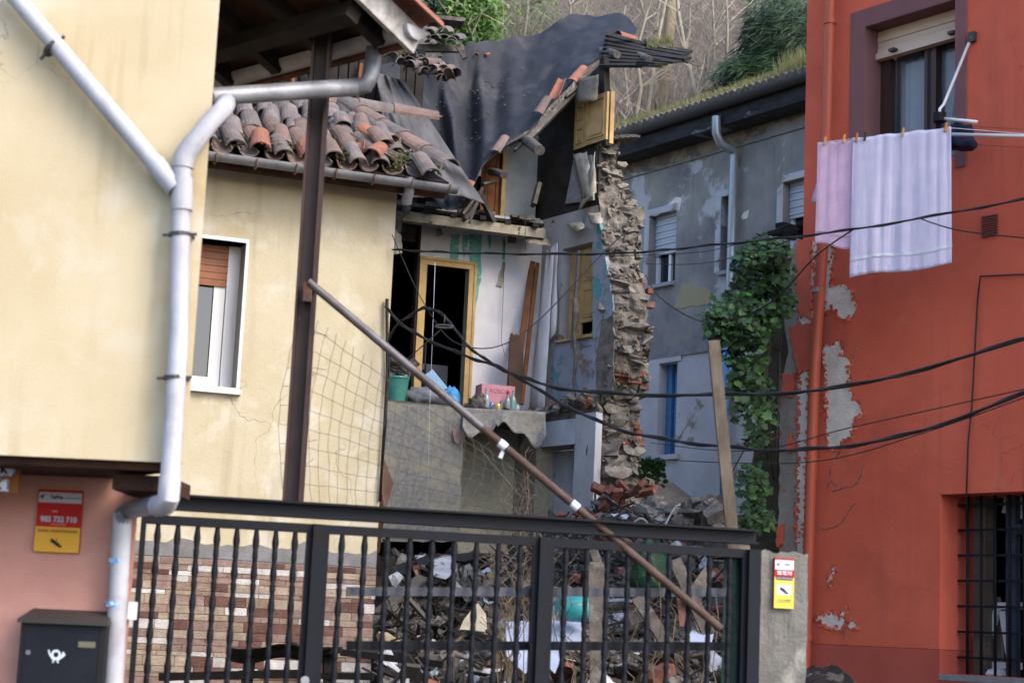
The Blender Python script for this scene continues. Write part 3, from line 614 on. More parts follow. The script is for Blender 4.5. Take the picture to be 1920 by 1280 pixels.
# attic side wall (dark) and pale board
m=M(); a=Ws.uz(1012,330)[0]-.05; b=Ws.uz(1120,330)[0]; m.wbox(Ws,a,b,szt+.003,Ws.uz(1060,270)[1],-.3,-.02); O('attic_side_wall',m,mat('dark_plaster',S('4d4844',.55),S('2f2b29',.5),3,bump=.6),hC)
m=M(); m.prism([Ws.p(x,y,.03) for x,y in ((1075,300),(1108,290),(1112,375),(1060,382))],Ws.n*-.03); O('loose_panel',m,mat('white_grain_panel',S('a8a6a6',.75),S('8a8888',.7),18,bump=.5),hC)
poly(Ws,[(1000,400),(1000,262),(1040,215),(1085,165),(1134,112),(1138,285),(1112,300),(1075,400)],-.1,.05,'dark_gable_backing',mat('attic_shade',S('453f3b',.55),S('2a2624',.5),3,bump=.6),hC)  # gable backing coloured dark to stand for the shaded attic interior
# attic shutters beside the gable post
s0_,s1_,s2_,s3_=Ws.R(1074,180,1136,270,.05)
m=M(); m.wbox(Ws,s0_,s1_,s2_-.04,s3_,-.08,-.02); O('attic_window_frame',m,yelw,hC)
panel_shutter(Ws,s0_+(s1_-s0_)*.36,s1_,s2_,s3_-.02,.04,yelw,hC,'attic_shutter',1)
panel_shutter(Ws,s0_,s0_+(s1_-s0_)*.33,s2_,s3_-.02,.02,yelw,hC,'attic_shutter',2)
curl(Ws,[(1080,148),(1122,140),(1120,188),(1078,192)],.14,'hanging_rag',mat('grimy_rag',S('8f887c',.6),S('756c60',.55),9,bump=.8),.06,parent=hC)
O('gable_post',M().bar(Ws.p(1137,275,-.02),Ws.p(1133,110,-.02),.09,.09,Ws.n),darkw,hC)
m=M()
for i in range(5): m.box(We.p(1140+i*10,262+R(-3,3),-.1),We.d*.06,We.n*.2,(0,0,.015))
O('wall_cap',m,greyw,hC)
# roof timbers and torn edge
edge=[(1190,68,22.2),(1140,100,22.0),(1098,138,21.75),(1052,180,21.5),(1008,232,21.25),(962,272,21.05),(915,305,20.9),(880,352,20.7),(852,398,20.6)]
ep=[P(x,y,Y) for x,y,Y in edge]
roofC=O('verge_rafter',M().bar(P(1150,95,22.05)+V((0,-.02,-.06)),P(985,262,21.1)+V((0,0,-.04)),.06,.11,(0,-1,0)),greyw,hC)
for (a,b,r) in (((975,255,21.6),(1012,282,20.5),.07),((1120,95,22.4),(1158,103,21.4),.055),((1165,95,22.5),(1218,113,21.2),.055),((920,322,21.5),(945,328,20.7),.05)):
    A,B=P(*a),P(*b); O('purlin',M().tube([A,A.lerp(B,.5)+V((0,0,.01)),B],[r*1.05,r,r*.95],9),greyw,hC,smooth=True,autos=40)
for (a,b) in (((955,262),(990,240)),((1060,175),(1092,148)),((905,300),(940,268)),((965,275),(1000,240)),((868,395),(905,345)),((905,338),(930,332)),((905,345),(880,410))):
    O('batten',M().bar(P(a[0],a[1]+8,20.95+(a[0]-900)*.003),P(b[0],b[1]+8,21.0+(b[0]-900)*.003),.03,.06,(0,-1,0)),greyw,hC)
tpos=[((1072,155),(1108,112),2,0),((1038,180),(1060,132),2,1),((1008,216),(1030,180),1,0),((928,288),(945,262),1,0),((862,376),(893,328),2,0),((1158,66),(1188,74),2,0)]
for (a,b,k,fl) in tpos:
    A=P(a[0],a[1],20.55+(a[0]-860)*.0045); B=P(b[0],b[1],20.62+(b[0]-860)*.0045)
    n=V((-.35,-.75,.6)); piece('edge_tile',TILE[k],hC,A,frame(B-A,n if not fl else -n),(.74,.72,.7))
# right-hand roof overhang: ragged boarding
chm=mat('dark_boards',S('2e2b2a',.55),S('191716',.5),5,bump=.8,fine=.3,c3=S('6f6a66',.6),sc3=5,th3=(.6,.7))  # dark board tone with random paler grey patches
def ovf(a,b):
    pts=[(1150,50),(1188,56),(1215,84),(1250,95),(1288,103)]; k=min(3.999,a*4); i=int(k); f=k-i
    return P(pts[i][0]+(pts[i+1][0]-pts[i][0])*f,pts[i][1]+(pts[i+1][1]-pts[i][1])*f+b*20,22.2-a*.4-b*.4)
for i in range(8):
    xe=(1292,1286,1262,1290,1250,1270,1240,1228)[i]; A=P(1142-i*2,66+i*8,22.3-i*.14); B=P(1206,84+i*5.5,22.1-i*.14); C_=P(xe,(101 if i else 99)+i*3.2+R(-1,1),21.8-i*.14)
    m=M(); m.bar(A,B+(B-A)*.02,.2,.035,V((.1,-.5,.8))); m.bar(B,C_,.2,R(.025,.04),V((.1,-.5,.8))); O('overhang_board',m,chm,hC)
for k in range(9):
    q=P(1225+k*8,100+k*1.5+R(-2,8),21.75); O('splinter',M().bar(q,q+V((R(.1,.3),R(-.05,.05),-R(.0,.04))),.02,.015),greyw,hC)
m=M()
for i in range(260):
    a=R(.45,1); q=ovf(a,R(-.1,.1)); t_=rrot(); s=R(.008,.03); m.box(q+V((0,0,.02)),t_@V((s,0,0)),t_@V((0,s*.7,0)),t_@V((0,0,s*.3)))
tag(O('roof_litter',m,greyw,hC),None,kind='stuff')
m=M()
for i in range(160):
    q=P(R(1212,1262),R(78,90),21.9); m.add([q,q+V((.012,0,0)),q+V((R(-.05,.05),R(-.04,.04),R(.05,.13)))],[(0,1,2)])
tag(O('grass_tuft',m,grassm),'tuft of grass growing on the broken roof end','grass',kind='stuff')
# tarpaulin
C=[((706,126),(712,150)),((745,118),(740,240)),((800,112),(792,335)),((868,92),(850,398)),((935,74),(912,306)),((1022,60),(985,250)),((1085,28),(1062,165)),((1165,32),(1135,100)),((1196,56),(1188,72))]
YT=[20.6,21.2,21.9,22.6,23,23.2,23.2,22.8,22.3]; YB=[20.5,20.4,20.45,20.6,20.9,21.2,21.6,22,22.2]
def cr(t,arr):
    n=len(arr)-1; k=min(n-1e-6,max(0,t*n)); i=int(k); f=k-i; g=lambda j:arr[max(0,min(n,j))]
    a,b,c,d=g(i-1),g(i),g(i+1),g(i+2); return b+.5*f*(c-a+f*(2*a-5*b+4*c-d+f*(3*(b-c)+d-a)))
TX=[c[0][0] for c in C]; TY=[c[0][1] for c in C]; BX=[c[1][0] for c in C]; BY=[c[1][1] for c in C]
def tarp(a,b):
    x=cr(a,TX)*(1-b)+cr(a,BX)*b; y=cr(a,TY)*(1-b)+cr(a,BY)*b; Y=cr(a,YT)*(1-b)+cr(a,YB)*b
    Y+=.55*math.sin(b*3.1416)*math.sin(min(1,a*1.25)*3.1416)
    q=P(x,y,Y); k=math.exp(-((a-.36)/.15)**2)
    fold=.15*k*math.sin((x-730)*.105+b*3+1.6*math.sin(y*.014))*(.35+.65*math.sin(b*3.1416))
    fold+=.16*math.exp(-((a-.27-.16*b)/.022)**2)*min(1,b*3)*(1-b*.5)+.10*math.exp(-((a-.40+.05*b)/.015)**2)*(1-b)
    fold+=.02*math.sin(x*.06+y*.03)*(a>.5)+.07*noise.noise(q*1.7)+.03*abs(noise.noise(V((q.x*2.2,q.y*.8,q.z*.8))))+.02*noise.noise(q*6)
    if b>.93: fold+=R(-.012,.012)
    return q+V((-.1,-.8,.55))*fold
tp=O('tarpaulin',M().grid(150,80,tarp),tarpm,None,smooth=True); tag(tp,'black tarpaulin sagging over the broken roof of the collapsed house','tarpaulin')
md=tp.modifiers.new('s','SOLIDIFY'); md.thickness=.012
def tarp2(a,b):
    x=704+a*(55+115*b)+b*35; y=135+b*225+a*18+6*math.sin(a*7)*b; return P(x+R(-1.5,1.5)*(a<.02),y,20.12+.42*a+noise.noise(V((a*3,b*4,2)))*.12+.05*noise.noise(V((a*9,b*5,6)))-.02*math.sin(b*20+a*4)*a)
tg=O('faded_sheet',M().grid(40,50,tarp2),tarpg,None,smooth=True); tag(tg,'faded grey roofing sheet hanging left of the black tarpaulin','sheet'); md=tg.modifiers.new('s','SOLIDIFY'); md.thickness=.012
# debris lying on tarp
m=M()
for i in range(150):
    a=random.gauss(.42,.1); b=random.choice((random.gauss(.36,.05),random.gauss(.6,.05),R(.1,.9)))
    if not(.1<a<.8 and .02<b<.95): continue
    q=tarp(a,b); s=R(.003,.010); m.box(q+V((0,-.02,.015)),(s,0,R(-s,s)),(0,s,0),(0,0,s*.6))
tag(O('tarp_litter',m,slabm,tp),None,kind='stuff')
for (a,b,s) in ((.30,.42,.05),(.47,.14,.04),(.43,.1,.035)):
    o=piece('tile_fragment',random.choice(ROCK),None,tarp(a,b)+V((0,-.05,.03)),rrot(),(s*1.6,s,s*.6),brickm); tag(o,'orange tile fragment lying on the black tarpaulin','tile fragment','tile fragments on the tarpaulin')
# heap of mossy tiles at roof's top left
hp=E('tile_stack','leaning heap of old mossy roof tiles beside the grey sheet','tiles',P(790,135,20.4))
for i in range(34):
    t=R(0,1); q=P(735+t*120+R(-5,5),100+t*48+R(-12,12),20.3-.15*t+R(-.1,.1)); piece('old_tile',TILE[random.choice((0,0,0,1))],hp,q,frame(V((R(-.6,.6),R(.5,1),R(-.2,.5))),V((R(-.8,.8),-.2,1))),(R(.4,.6),R(.65,.85),.75))
st=E('roof_corner','surviving roof corner with stacked tiles above the dark attic','roof',P(820,90,21.6))
O('beam',M().bar(P(720,90,21.4),P(868,92,21.9),.08,.09),greyw,st); O('beam',M().bar(P(858,86,21.7),P(872,110,21.7),.06,.06,(0,1,0)),greyw,st)
for i in range(10): piece('old_tile',TILE[0],st,P(795+i*7.5+R(-3,3),82-R(0,26),21.7),frame(V((R(-.3,.3),-.9,-.35)),(0,-.3,1)),(.6,.9,.9))
O('cap_slab',M().bar(P(805,38,21.8),P(868,44,21.9),.3,.05),greyw,st)
m=M()
for i in range(500):
    q=P(R(716,775),R(86,100),20.3); m.add([q,q+V((.01,0,0)),q+V((R(-.06,.06),R(-.05,.02),R(-.06,.07)))],[(0,1,2)])
tag(O('moss_tuft',m,grassm),'green moss tuft on the roof edge beside the grey sheet','moss',kind='stuff')
# dark timber attic left of sheet
da=E('dark_attic','dark timber attic seen between the canopy and the grey sheet','attic',P(650,300,20.6))
Wd=Wall((-1.9,21.2),(.94,.342)); m=M(); u0,u1,z0,z1=Wd.R(380,60,790,430); m.wbox(Wd,u0,u1,z0,z1,-.2,0); O('backing',m,void,da)
for i in range(22):
    x=u0+(u1-u0)*(i+.5)/22; m=M(); m.wbox(Wd,x-.055,x+.05,z0+.1,z1-R(0,.3),.01,.03+R(0,.02)); O('board',m,darkw,da)
for x in (549,665): m=M(); m.bar(Wd.p(x,225,.12),Wd.p(x+(0 if x<600 else 12),120,.12),.06,.04); O('stud',m,brownw,da)
# things in the open room on the slab
cm=E('leaning_planks','long brown planks leaning in the corner of the open room','planks',Wf.p(985,760,-.6))
for (a,b,wd) in (((962,758),(1004,452),.07),((978,758),(1012,455),.05),((952,758),(960,606),.035)):
    O('plank',M().bar(Wf.p(*a,-.4),Wf.p(*b,-.95),wd,.03,Wf.n),brownw,cm)
tb=M(); u0,u1,z0,z1=Wf.R(961,620,988,756,-.35); k=12
tb.prism([Wf.at(u0+(u1-u0)*x+.06*(z-.5),z0+(z1-z0)*z,-.35-.25*z) for x,z in [(.1,0),(.9,0),(1,.3),(1,.78),(.93,.9),(.75,.98),(.5,1),(.25,.98),(.07,.9),(0,.78),(0,.3)]],Wf.n*-.02)
tag(O('ironing_board',tb,mat('dark_brown_board',S('5d463a',.7),S('4a362c',.7),5)),'dark rounded board leaning against the planks in the open room','board')
# teal tub
def lathe(name,c,prof,mt,k=20,ax=None,parent=None,solid=True):
    m=M(); b=0
    for (r,z) in prof:
        for j in range(k):
            a=2*math.pi*j/k; m.v.append(V(c)+V((r*math.cos(a),r*math.sin(a),z)))
    for i in range(len(prof)-1):
        for j in range(k): m.f.append((i*k+j,i*k+(j+1)%k,(i+1)*k+(j+1)%k,(i+1)*k+j))
    if solid: m.f.append(tuple(reversed(range(k))))
    return O(name,m,mt,parent,smooth=True,autos=40)
tealp=mat('teal_plastic',S('3f8a7c',.8),S('35796c',.8),4,rough=.4,bump=.05)
tag(lathe('tub',Wf.at(Wf.uz(741,750,-.3)[0],sz,-.28),[(.11,0),(.15,.3),(.16,.3),(.155,.32),(.14,.31),(.1,.02)],tealp),'teal plastic tub on the edge of the open floor','tub')
def lump(name,c,sx,sy,sz_,mt,sd=0,amp=.25,label=None,cat=None):
    m=M(); n,k=14,20
    def f(a,b):
        th=a*2*math.pi; ph=b*math.pi; d=V((math.cos(th)*math.sin(ph),math.sin(th)*math.sin(ph),math.cos(ph)))
        r=1+amp*noise.noise(d*2.2+V((sd,0,0)))+amp*.5*noise.noise(d*6+V((sd,3,0))); q=V((d.x*sx*r,d.y*sy*r,d.z*sz_*r)); 
        q.z=max(q.z,-sz_*.6); return V(c)+q
    return tag(O(name,m.grid(k,n,f),mt,None,smooth=True),label,cat)
silver=mat('grey_plastic_sack',S('93949a',.75),S('75767c',.7),6,rough=.35,bump=.6,bs=25)
bluebag=mat('blue_plastic_bag',S('4a9bd0',.8),S('3b86bd',.8),6,rough=.35,bump=.5,bs=25)
slz=lambda x,off: Wf.at(Wf.uz(x,750,off)[0],sz,off)
lump('sack',slz(800,-.3)+V((0,0,.1)),.28,.2,.14,silver,1,.3,'grey plastic sack slumped beside the teal tub','sack')
lump('bag',slz(846,-.25)+V((0,0,.1)),.1,.1,.16,bluebag,4,.3,'bright blue plastic bag by the yellow door frame','bag')
tag(O('blue_panel',M().bar(slz(800,-.35)+V((0,0,.42)),slz(843,-.2)+V((0,0,.1)),.14,.02,(0,-1,.3)),mat('pale_blue_panel',S('8fb0cc',.8),bump=.1)),'pale blue panel sloping over the sacks','panel')
o=E('rubble_stack','grey rubble and boards heaped on top of the teal tub','rubble',slz(735,-.3)+V((0,0,.32)))
for i in range(16): piece('chunk',random.choice(ROCK),o,slz(720+R(0,48),-.3)+V((R(-.05,.05),R(-.1,.1),.34+R(0,.16))),rrot(),(R(.08,.22),R(.08,.16),R(.03,.07)),random.choice((slabm,greyt,stonem)))
lump('plaster_heap',slz(897,-.25)+V((0,0,.06)),.12,.12,.13,mat('dirty_plaster',S('8b857c',.7),S('5c564f',.6),18,bump=1),8,.5,'crumbled plaster heap beside the pink box','rubble')
bx=M(); u0,u1,_,_=Wf.R(905,722,963,765,-.3); bxz=Wf.uz(930,722,-.3)[1]; bx.wbox(Wf,u0-.03,u1,sz+.01,bxz,-.5,-.26); pb=O('box',bx,mat('pink_box',S('d69aa6',.8),S('c88a98',.8),8,bump=.1)); tag(pb,'pink cardboard box with red lettering on the open floor','box')
def text(body,W,u,z,off,size,mt,parent,name='lettering',align='CENTER',xs=1,bold=0):
    cu=bpy.data.curves.new('t','FONT'); cu.body=body; cu.size=size; cu.align_x=align; cu.align_y='CENTER'; cu.extrude=.0008; cu.offset=bold
    to=bpy.data.objects.new('t',cu); col.objects.link(to); dg=bpy.context.evaluated_depsgraph_get(); me=bpy.data.meshes.new_from_object(to.evaluated_get(dg)); bpy.data.objects.remove(to)
    me.transform(Matrix.Diagonal((xs,1,1,1))); me.materials.clear(); me.materials.append(mt)
    return piece(name,me,parent,W.at(u,z,off),Matrix((W.d,V((0,0,1)),W.n)).transposed())
ink=lambda h:mat('ink_'+h,S(h,.8),bump=0,fine=0)
text('ROSCO',Wf,(u0+u1)/2,bxz-.08,-.258,.075,ink('b0506a'),pb)
gl=mat('bottle_glass',S('a9b9b4',.6),S('8b9c98',.6),8,rough=.15,bump=0,spec=.6)
bots=((912,.27,'9aa8a8'),(940,.14,'5a7a6a'),(952,.25,'8f9a9a'),(962,.28,'7fa09a'),(970,.1,'9ab0b0'),(934,.1,'c9b83a'),(922,.11,'5f6fb0'))
words=('clear tall bottle at the left end of the pink box','short dark green bottle in front of the pink box','clear bottle with a red cap before the pink box','tall pale teal bottle at the right end of the pink box','small clear jar on the floor edge right of the bottles','small yellow pot among the bottles','small blue pot among the bottles')
for (x,h,c),lb in zip(bots,words):
    q=slz(x,-.2); r=h*.15 if h>.12 else .035
    if h<=.14: pf=[(r,0),(r*1.05,h*.1),(r*1.05,h*.8),(r*.8,h*.92),(r*.8,h)]
    else: pf=[(r,0),(r*1.05,h*.03),(r*1.05,h*.5),(r*.8,h*.62),(r*.4,h*.75),(r*.36,h*.97),(r*.42,h*.97),(r*.42,h)]
    o=lathe('bottle' if h>.12 else 'jar',q,pf,mat('glass_'+c,S(c,.7),rough=.15,bump=0,spec=.7),14); tag(o,lb,'bottle' if h>.12 else 'jar')
    if x==952: lathe('cap',q+V((0,0,h)),[(.018,-.02),(.018,.012),(.0,.012)],ink('b02a2a'),10,parent=o)
for i in range(34):
    x=R(985,1112); q=Ws.p(x,772-(x-1015)*.22+R(-14,6),R(.03,.22)); piece('ledge_chunk',random.choice(ROCK),sw,q,rrot(),(R(.04,.13),R(.04,.1),R(.03,.08)),random.choice((stonem,slabm,mortar,brickm)))
for i in range(16): piece('floor_chunk',random.choice(ROCK),hC,slz(R(870,1010),R(-.35,-.05))+V((0,0,.015)),rrot(),(R(.03,.09),R(.03,.08),R(.02,.05)),random.choice((slabm,mortar,stonem,brickm)))
# stick and twisted rope against shutter, dry plant
tag(O('stick',M().bar(Ws.p(1085,470,.08),Ws.p(1072,650,.2),.035,.03,Ws.n),mat('bluish_stick',S('77737f',.7),S('5d5660',.7),6)),'bluish stick leaning in front of the yellow shutter','stick')
m=M(); m.tube([Ws.p(1078+2*math.sin(i),560+i*14,.18) for i in range(14)],[.03,.035,.05,.04,.03,.03,.025,.03,.025,.025,.02,.02,.015,.01],6); tag(O('rag',m,mat('grey_rag',S('7a756f',.7),S('5d5852',.7),14,bump=.8),smooth=True),'grey knotted rag hanging below the yellow shutter','rag')
# ---------------------------------------------------------------- grey house in the back
hG=E('grey_house','old grey rendered house with peeling patches behind the stone wall','house',Wh.at(0,4,-1))
gL=Wh.uz(1100,500)[0]-1; gR=Wh.uz(1520,400)[0]+2; zEv=Wh.uz(1335,262)[1]; zB=3.0
zBand0=Wh.uz(1270,668)[1]; zBand1=Wh.uz(1270,648)[1]
def Hr(x0,y0,x1,y1): return Wh.R(x0,y0,x1,y1)
wins=[Hr(1217,400,1267,532),Hr(1352,368,1372,508),Hr(1468,335,1530,475)]
door=Hr(1236,680,1268,852)
m=M(); wallholes(m,Wh,gL,gR,zBand1,zEv,wins,.28); wg=O('upper_wall',m,greyr,hG)
m=M(); wallholes(m,Wh,gL,gR,zB,zBand0,[door],.28); O('lower_wall',m,paler,hG)
m=M(); m.wbox(Wh,gL,gR,zBand0,zBand1,-.28,.03); O('string_course',m,cemt,hG)
m=M(); m.wbox(Wh,gL,gR,zB,zEv,-5,-.6); O('hidden_body',m,void,hG)
m=M(); m.wbox(Wh,gL,gR,zEv-.25,zEv-.235,.002,.03); O('frieze_line',m,cemt,hG)
poly(Wh,[(1170,300),(1510,190),(1510,215),(1440,240),(1430,252),(1400,265),(1390,300),(1385,315),(1378,290),(1350,275),(1320,300),(1170,330)],.006,.005,'bare_render_patch',mat('tan_render',S('9a8f80',.72),S('837868',.7),3,bump=.5,c3=S('6d6864',.7),sc3=4,th3=(.5,.55)),hG,4,14)
for pts in ([(1268,370),(1278,372),(1275,395),(1240,398),(1225,405),(1215,400),(1250,385)],[(1390,405),(1405,395),(1402,410),(1393,412)],[(1280,530),(1335,545),(1330,570),(1290,575),(1262,578)]):
    poly(Wh,pts,.008,.005,'bare_render_patch',expl if pts[0][1]<500 else mat('tan_patch',S('a59a7c',.72),bump=.4),hG,3,8)
shw=mat('grey_shutter',S('b3b7c2',.8),rough=.5,bump=.05)
for i,(a,b,c,d) in enumerate(wins):
    W_=O('window',M().wbox(Wh,a,b,c-.06,c-.003,-.28,.08),mat('sill_stone',S('9a9ca6',.75),bump=.3),hG)
    f=M(); t=.06
    for q in ((a,a+t,c,d),(b-t,b,c,d),(a+t,b-t,d-t,d),(a+t,b-t,c,c+t)): f.wbox(Wh,*q,-.25,-.16)
    u=(a+b)/2; f.wbox(Wh,u-.03,u+.03,c+t,d-t,-.24,-.17); O('frame',f,alu,W_)
    g=M(); g.wbox(Wh,a+t,b-t,c+t,d-t,-.24,-.215); O('pane',g,glass,W_)
    s=M(); h=(d-c)*(.58 if i==0 else .5 if i==2 else .7); n=int(h/.055)
    for k in range(n): s.wbox(Wh,a+.01,b-.01,d-(k+1)*.055+.006,d-k*.055,-.15,-.12-.01*(k%2))
    O('roller_shutter',s,shw,W_)
    r=M(); r.wbox(Wh,a-.12,a-.004,c,d+.1,.003,.02); r.wbox(Wh,a-.12,b+.02,d+.004,d+.11,.003,.021); O('surround',r,paler,W_)
a,b,c,d=door; D=O('blue_door',M().wbox(Wh,a,a+(b-a)*.3,c,d,-.2,-.14),bluep,hG)
m=M(); m.wbox(Wh,a+(b-a)*.32,b,c,d,-.25,-.2); m.wbox(Wh,a+(b-a)*.38,b-.06,c+.15,c+.9,-.2,-.18); m.wbox(Wh,a+(b-a)*.38,b-.06,c+1.0,d-.12,-.2,-.18); O('leaf',m,bluep,D)
m=M(); m.wbox(Wh,a-.25,a-.003,c,d+.06,.003,.025); m.wbox(Wh,a-.25,b+.1,d+.003,d+.1,.004,.027); m.wbox(Wh,a-.1,b+.1,c-.08,c-.003,-.2,.06); O('surround',m,paler,D)
# eaves, gutter, roof of the grey house
m=M(); m.wbox(Wh,gL,gR,zEv-.0,zEv+.28,-.4,.42); O('eaves_box',m,mat('dark_eave',S('3c3e46',.6),S('24252a',.5),3,(.35,.65),S('7d8290',.7),1.6,(.58,.66),bump=.6,stretch=(1,1,3)),hG)  # dark eave tone broken by random paler patches
gutter('gutter',Wh.at(gL,zEv+.34,.5),Wh.at(gR,zEv+.34,.5),.11,mat('black_gutter',S('3a3c42',.7),rough=.5,bump=.05),hG)
rs=(Wh.n*-1+V((0,0,.45))).normalized(); g0=Wh.at(gL,zEv+.36,.45); g1=Wh.at(gR,zEv+.36,.45)
m=M().grid(60,12,lambda a,b:g0.lerp(g1,a)+rs*(b*3.2)+V((0,0,noise.noise(V((a*40,b*4,0)))*.06)))
rg=O('roof',m,mat('mossy_roof',S('7d7a50',.55),S('8f8a6c',.6),2.5,(.35,.65),S('5b6a34',.5),1.5,(.5,.6),bump=1,bs=14,fine=.3),hG)
m=M()
for i in range(60):
    u=gL+(gR-gL)*i/60; q=Wh.at(u,zEv+.42,.5); m.tube([q,q+rs*.3],.06,6)
O('eave_tiles',m,tilem[0],rg)
m=M()
for i in range(16000):
    a=R(0,1); 
    if R(0,1)>.25+.75*max(0,noise.noise(V((a*14,3,0)))+.35+.5*a): continue
    q=g0.lerp(g1,a)+rs*R(-.05,1.2); s=R(.1,.3)*(1.7 if a>.72 else .9); m.add([q,q+V((.03,0,0)),q+V((R(-.12,.12),R(-.12,.12),s))],[(0,1,2)])
tag(O('roof_grass',m,grassm,rg),None,kind='stuff')
dpg=mat('galvanised',S('9aa3ad',.75),rough=.35,metal=.5,bump=.05)
q=Wh.p(1343,225,.5); ptube('downpipe',[q+V((0,0,.05)),Wh.p(1343,250,.5),Wh.p(1350,268,.42),Wh.p(1372,280,.2),Wh.p(1377,290,.12),Wh.p(1371,480,.12),Wh.p(1368,560,.12)],.07,dpg,hG)
m=M(); m.tube([Wh.p(1362,600,.1),Wh.p(1355,1000,.1)],.06,10); O('downpipe',m,bluep,hG,smooth=True)
# ---------------------------------------------------------------- red building
hR=E('red_building','terracotta red rendered building with peeling plaster at the right','building',Wr.at(0,0,-1))
rL=Wr.uz(1503,600)[0]; rR=Wr.uz(1925,600)[0]+3.5
uw=Wr.R(1620,24,1792,312); lw=list(Wr.R(1762,922,1990,1268)); zPl=Wr.uz(1640,1211)[1]
m=M(); wallholes(m,Wr,rL,rR,zPl,9.5,[uw,tuple(lw)],.42); wr=O('wall',m,redm,hR)
m=M(); wallholes(m,Wr,rL,rR,0,zPl-.003,[(lw[0],lw[1],lw[2],zPl)],.42,.0); O('plinth',m,redd,hR)
m=M(); m.wbox(Wr,rL,rR,0,9.5,-5,-1.2); m.wbox(Wr,rL+.01,rL+.3,0,9.5,-5,-.43); m.wbox(Wr,rL,rR,2.9,3.1,-1.2,-.43); m.wbox(Wr,rL,rR,6.1,6.2,-1.2,-.43); O('rooms',m,void,hR)
# mauve surround of the upper window
a,b,c,d=uw; m=M(); t=.15
m.wbox(Wr,a-t,a,c-.1,d+t,.003,.012); m.wbox(Wr,b,b+t*.72,c-.1,d+t,.003,.012); m.wbox(Wr,a,b,d,d+t,.003,.012)
m.wbox(Wr,a+.001,a+.01,c,d,-.41,.01); m.wbox(Wr,a+.011,b-.001,d-.01,d-.001,-.41,.011)
W_=O('window',m,mauve,hR)
f=M(); z=d-.26
for q in ((a+.01,a+.11,c,z),(b-.09,b,c,z),((a+b)/2-.0,(a+b)/2+.12,c,z),(a+.11,b-.09,c,c+.08)): f.wbox(Wr,*q,-.28,-.2)
f.wbox(Wr,(a+b)/2+.03,(a+b)/2+.07,c,z,-.22,-.2); O('frame',f,framew,W_)
g=M(); g.wbox(Wr,a+.1,b-.05,c+.05,z,-.27,-.26); O('pane',g,mat('reflecting_glass',S('5a6a7a',.6),rough=.03,bump=0,fine=0,spec=1,alpha=.35),W_)
def cf(aa,bb): return Wr.at(a+.13+aa*(b-a)*.62*(1-.25*(1-bb)**2),z-.02-(1-bb)*(z-c-.05)*1.0,-.32+.015*math.sin(aa*38))
O('curtain',M().grid(60,10,cf),curt,W_,smooth=True)
s=M(); n=4
for k in range(4): s.wbox(Wr,a+.012,b-.002,d-.012-(k+1)*.05,d-.012-k*.05-.004,-.2,-.16+.006*(k%2))
s.wbox(Wr,a+.012,b-.002,d-.27,d-.215,-.2,-.13); O('roller_shutter',s,beige,W_)
s=M()
for u in (a+.22,b-.12): s.box(Wr.at(u,d-.235,-.11),Wr.d*.03,Wr.n*.03,(0,0,.012))
O('shutter_stop',s,clipm,W_)
# barred lower window
a,b,c,d=lw; G=O('barred_window',M().wbox(Wr,a,b,c-.05,c-.003,-.42,.01),cemt,hR)
m=M(); m.wbox(Wr,a+.09,a+.2,c,d,-.4,-.3); O('concrete_jamb',m,mat('jamb_concrete',S('6f675e',.7),S('5a534c',.7),5,bump=.4),G)
ul=[Wr.uz(x,1100,-.2)[0] for x in (1788,1814,1840,1866,1893,1920)]
for u in ul+[ul[-1]+.16,ul[-1]+.32]:
    m=M(); m.tube([Wr.at(u,c,-.2),Wr.at(u,d,-.2)],.012,8); O('bar',m,darkm,G,smooth=True)
for i in range(7):
    zz=c+.02+(d-c)*(i+.55)/7; m=M(); m.wbox(Wr,a+.01,b,zz-.009,zz+.009,-.225,-.205); O('cross_bar',m,darkm,G)
u=Wr.uz(1897,1100,-.3)[0]; m=M(); m.wbox(Wr,u-.04,u+.05,c,d,-.34,-.28); m.wbox(Wr,u+.05,b,d-.3,d-.22,-.34,-.28); O('window_mullion',m,mat('bluish_frame',S('454c5e',.7),S('343a4a',.7),4),G)
lb=[Wr.p(x,y,-.5) for x,y in ((1816,1118),(1872,1118),(1880,1262),(1832,1262))]; tag(O('leaning_board',M().prism(lb,Wr.n*-.03),mat('beige_board',S('8f8784',.7),S('7a726f',.7),4)),'beige board leaning behind the barred window','board')
m=M()
for (p,q) in (((1872,1135),(1842,1245)),((1872,1135),(1920,1135)),((1842,1245),(1915,1248)),((1880,1145),(1895,1240))): m.bar(Wr.p(*p,-.4),Wr.p(*q,-.4),.05,.03,Wr.n)
tag(O('picture_frame',m,alu),'broken white window frame leaning behind the barred window','frame')
lump('plastic_bottle',Wr.p(1870,1262,-.32),.09,.04,.04,white,3,.15,'white plastic bottle lying on the barred window sill','bottle')
curl(Wr,[(1885,925),(1920,925),(1925,975),(1878,960)],-.4,'rag_curtain',curt,.03,parent=G)
# downpipe on red wall
rp_=E('red_downpipe','terracotta painted downpipe on the corner of the red building','pipe',Wr.at(rL+.15,0,.1))
ptube('pipe_run',[Wr.p(1558,-30,.09),Wr.p(1545,430,.09),Wr.p(1527,700,.09),Wr.p(1508,1290,.09)],.047,redp,rp_)
for y,x in ((42,1556),(545,1535),(735,1525),(1195,1511)):
    q=Wr.p(x,y,.09); t=V((0,0,1)); O('collar',M().tube([q-t*.02,q+t*.02],.056,14),redp if y!=545 else zinc,rp_,smooth=True,autos=40)
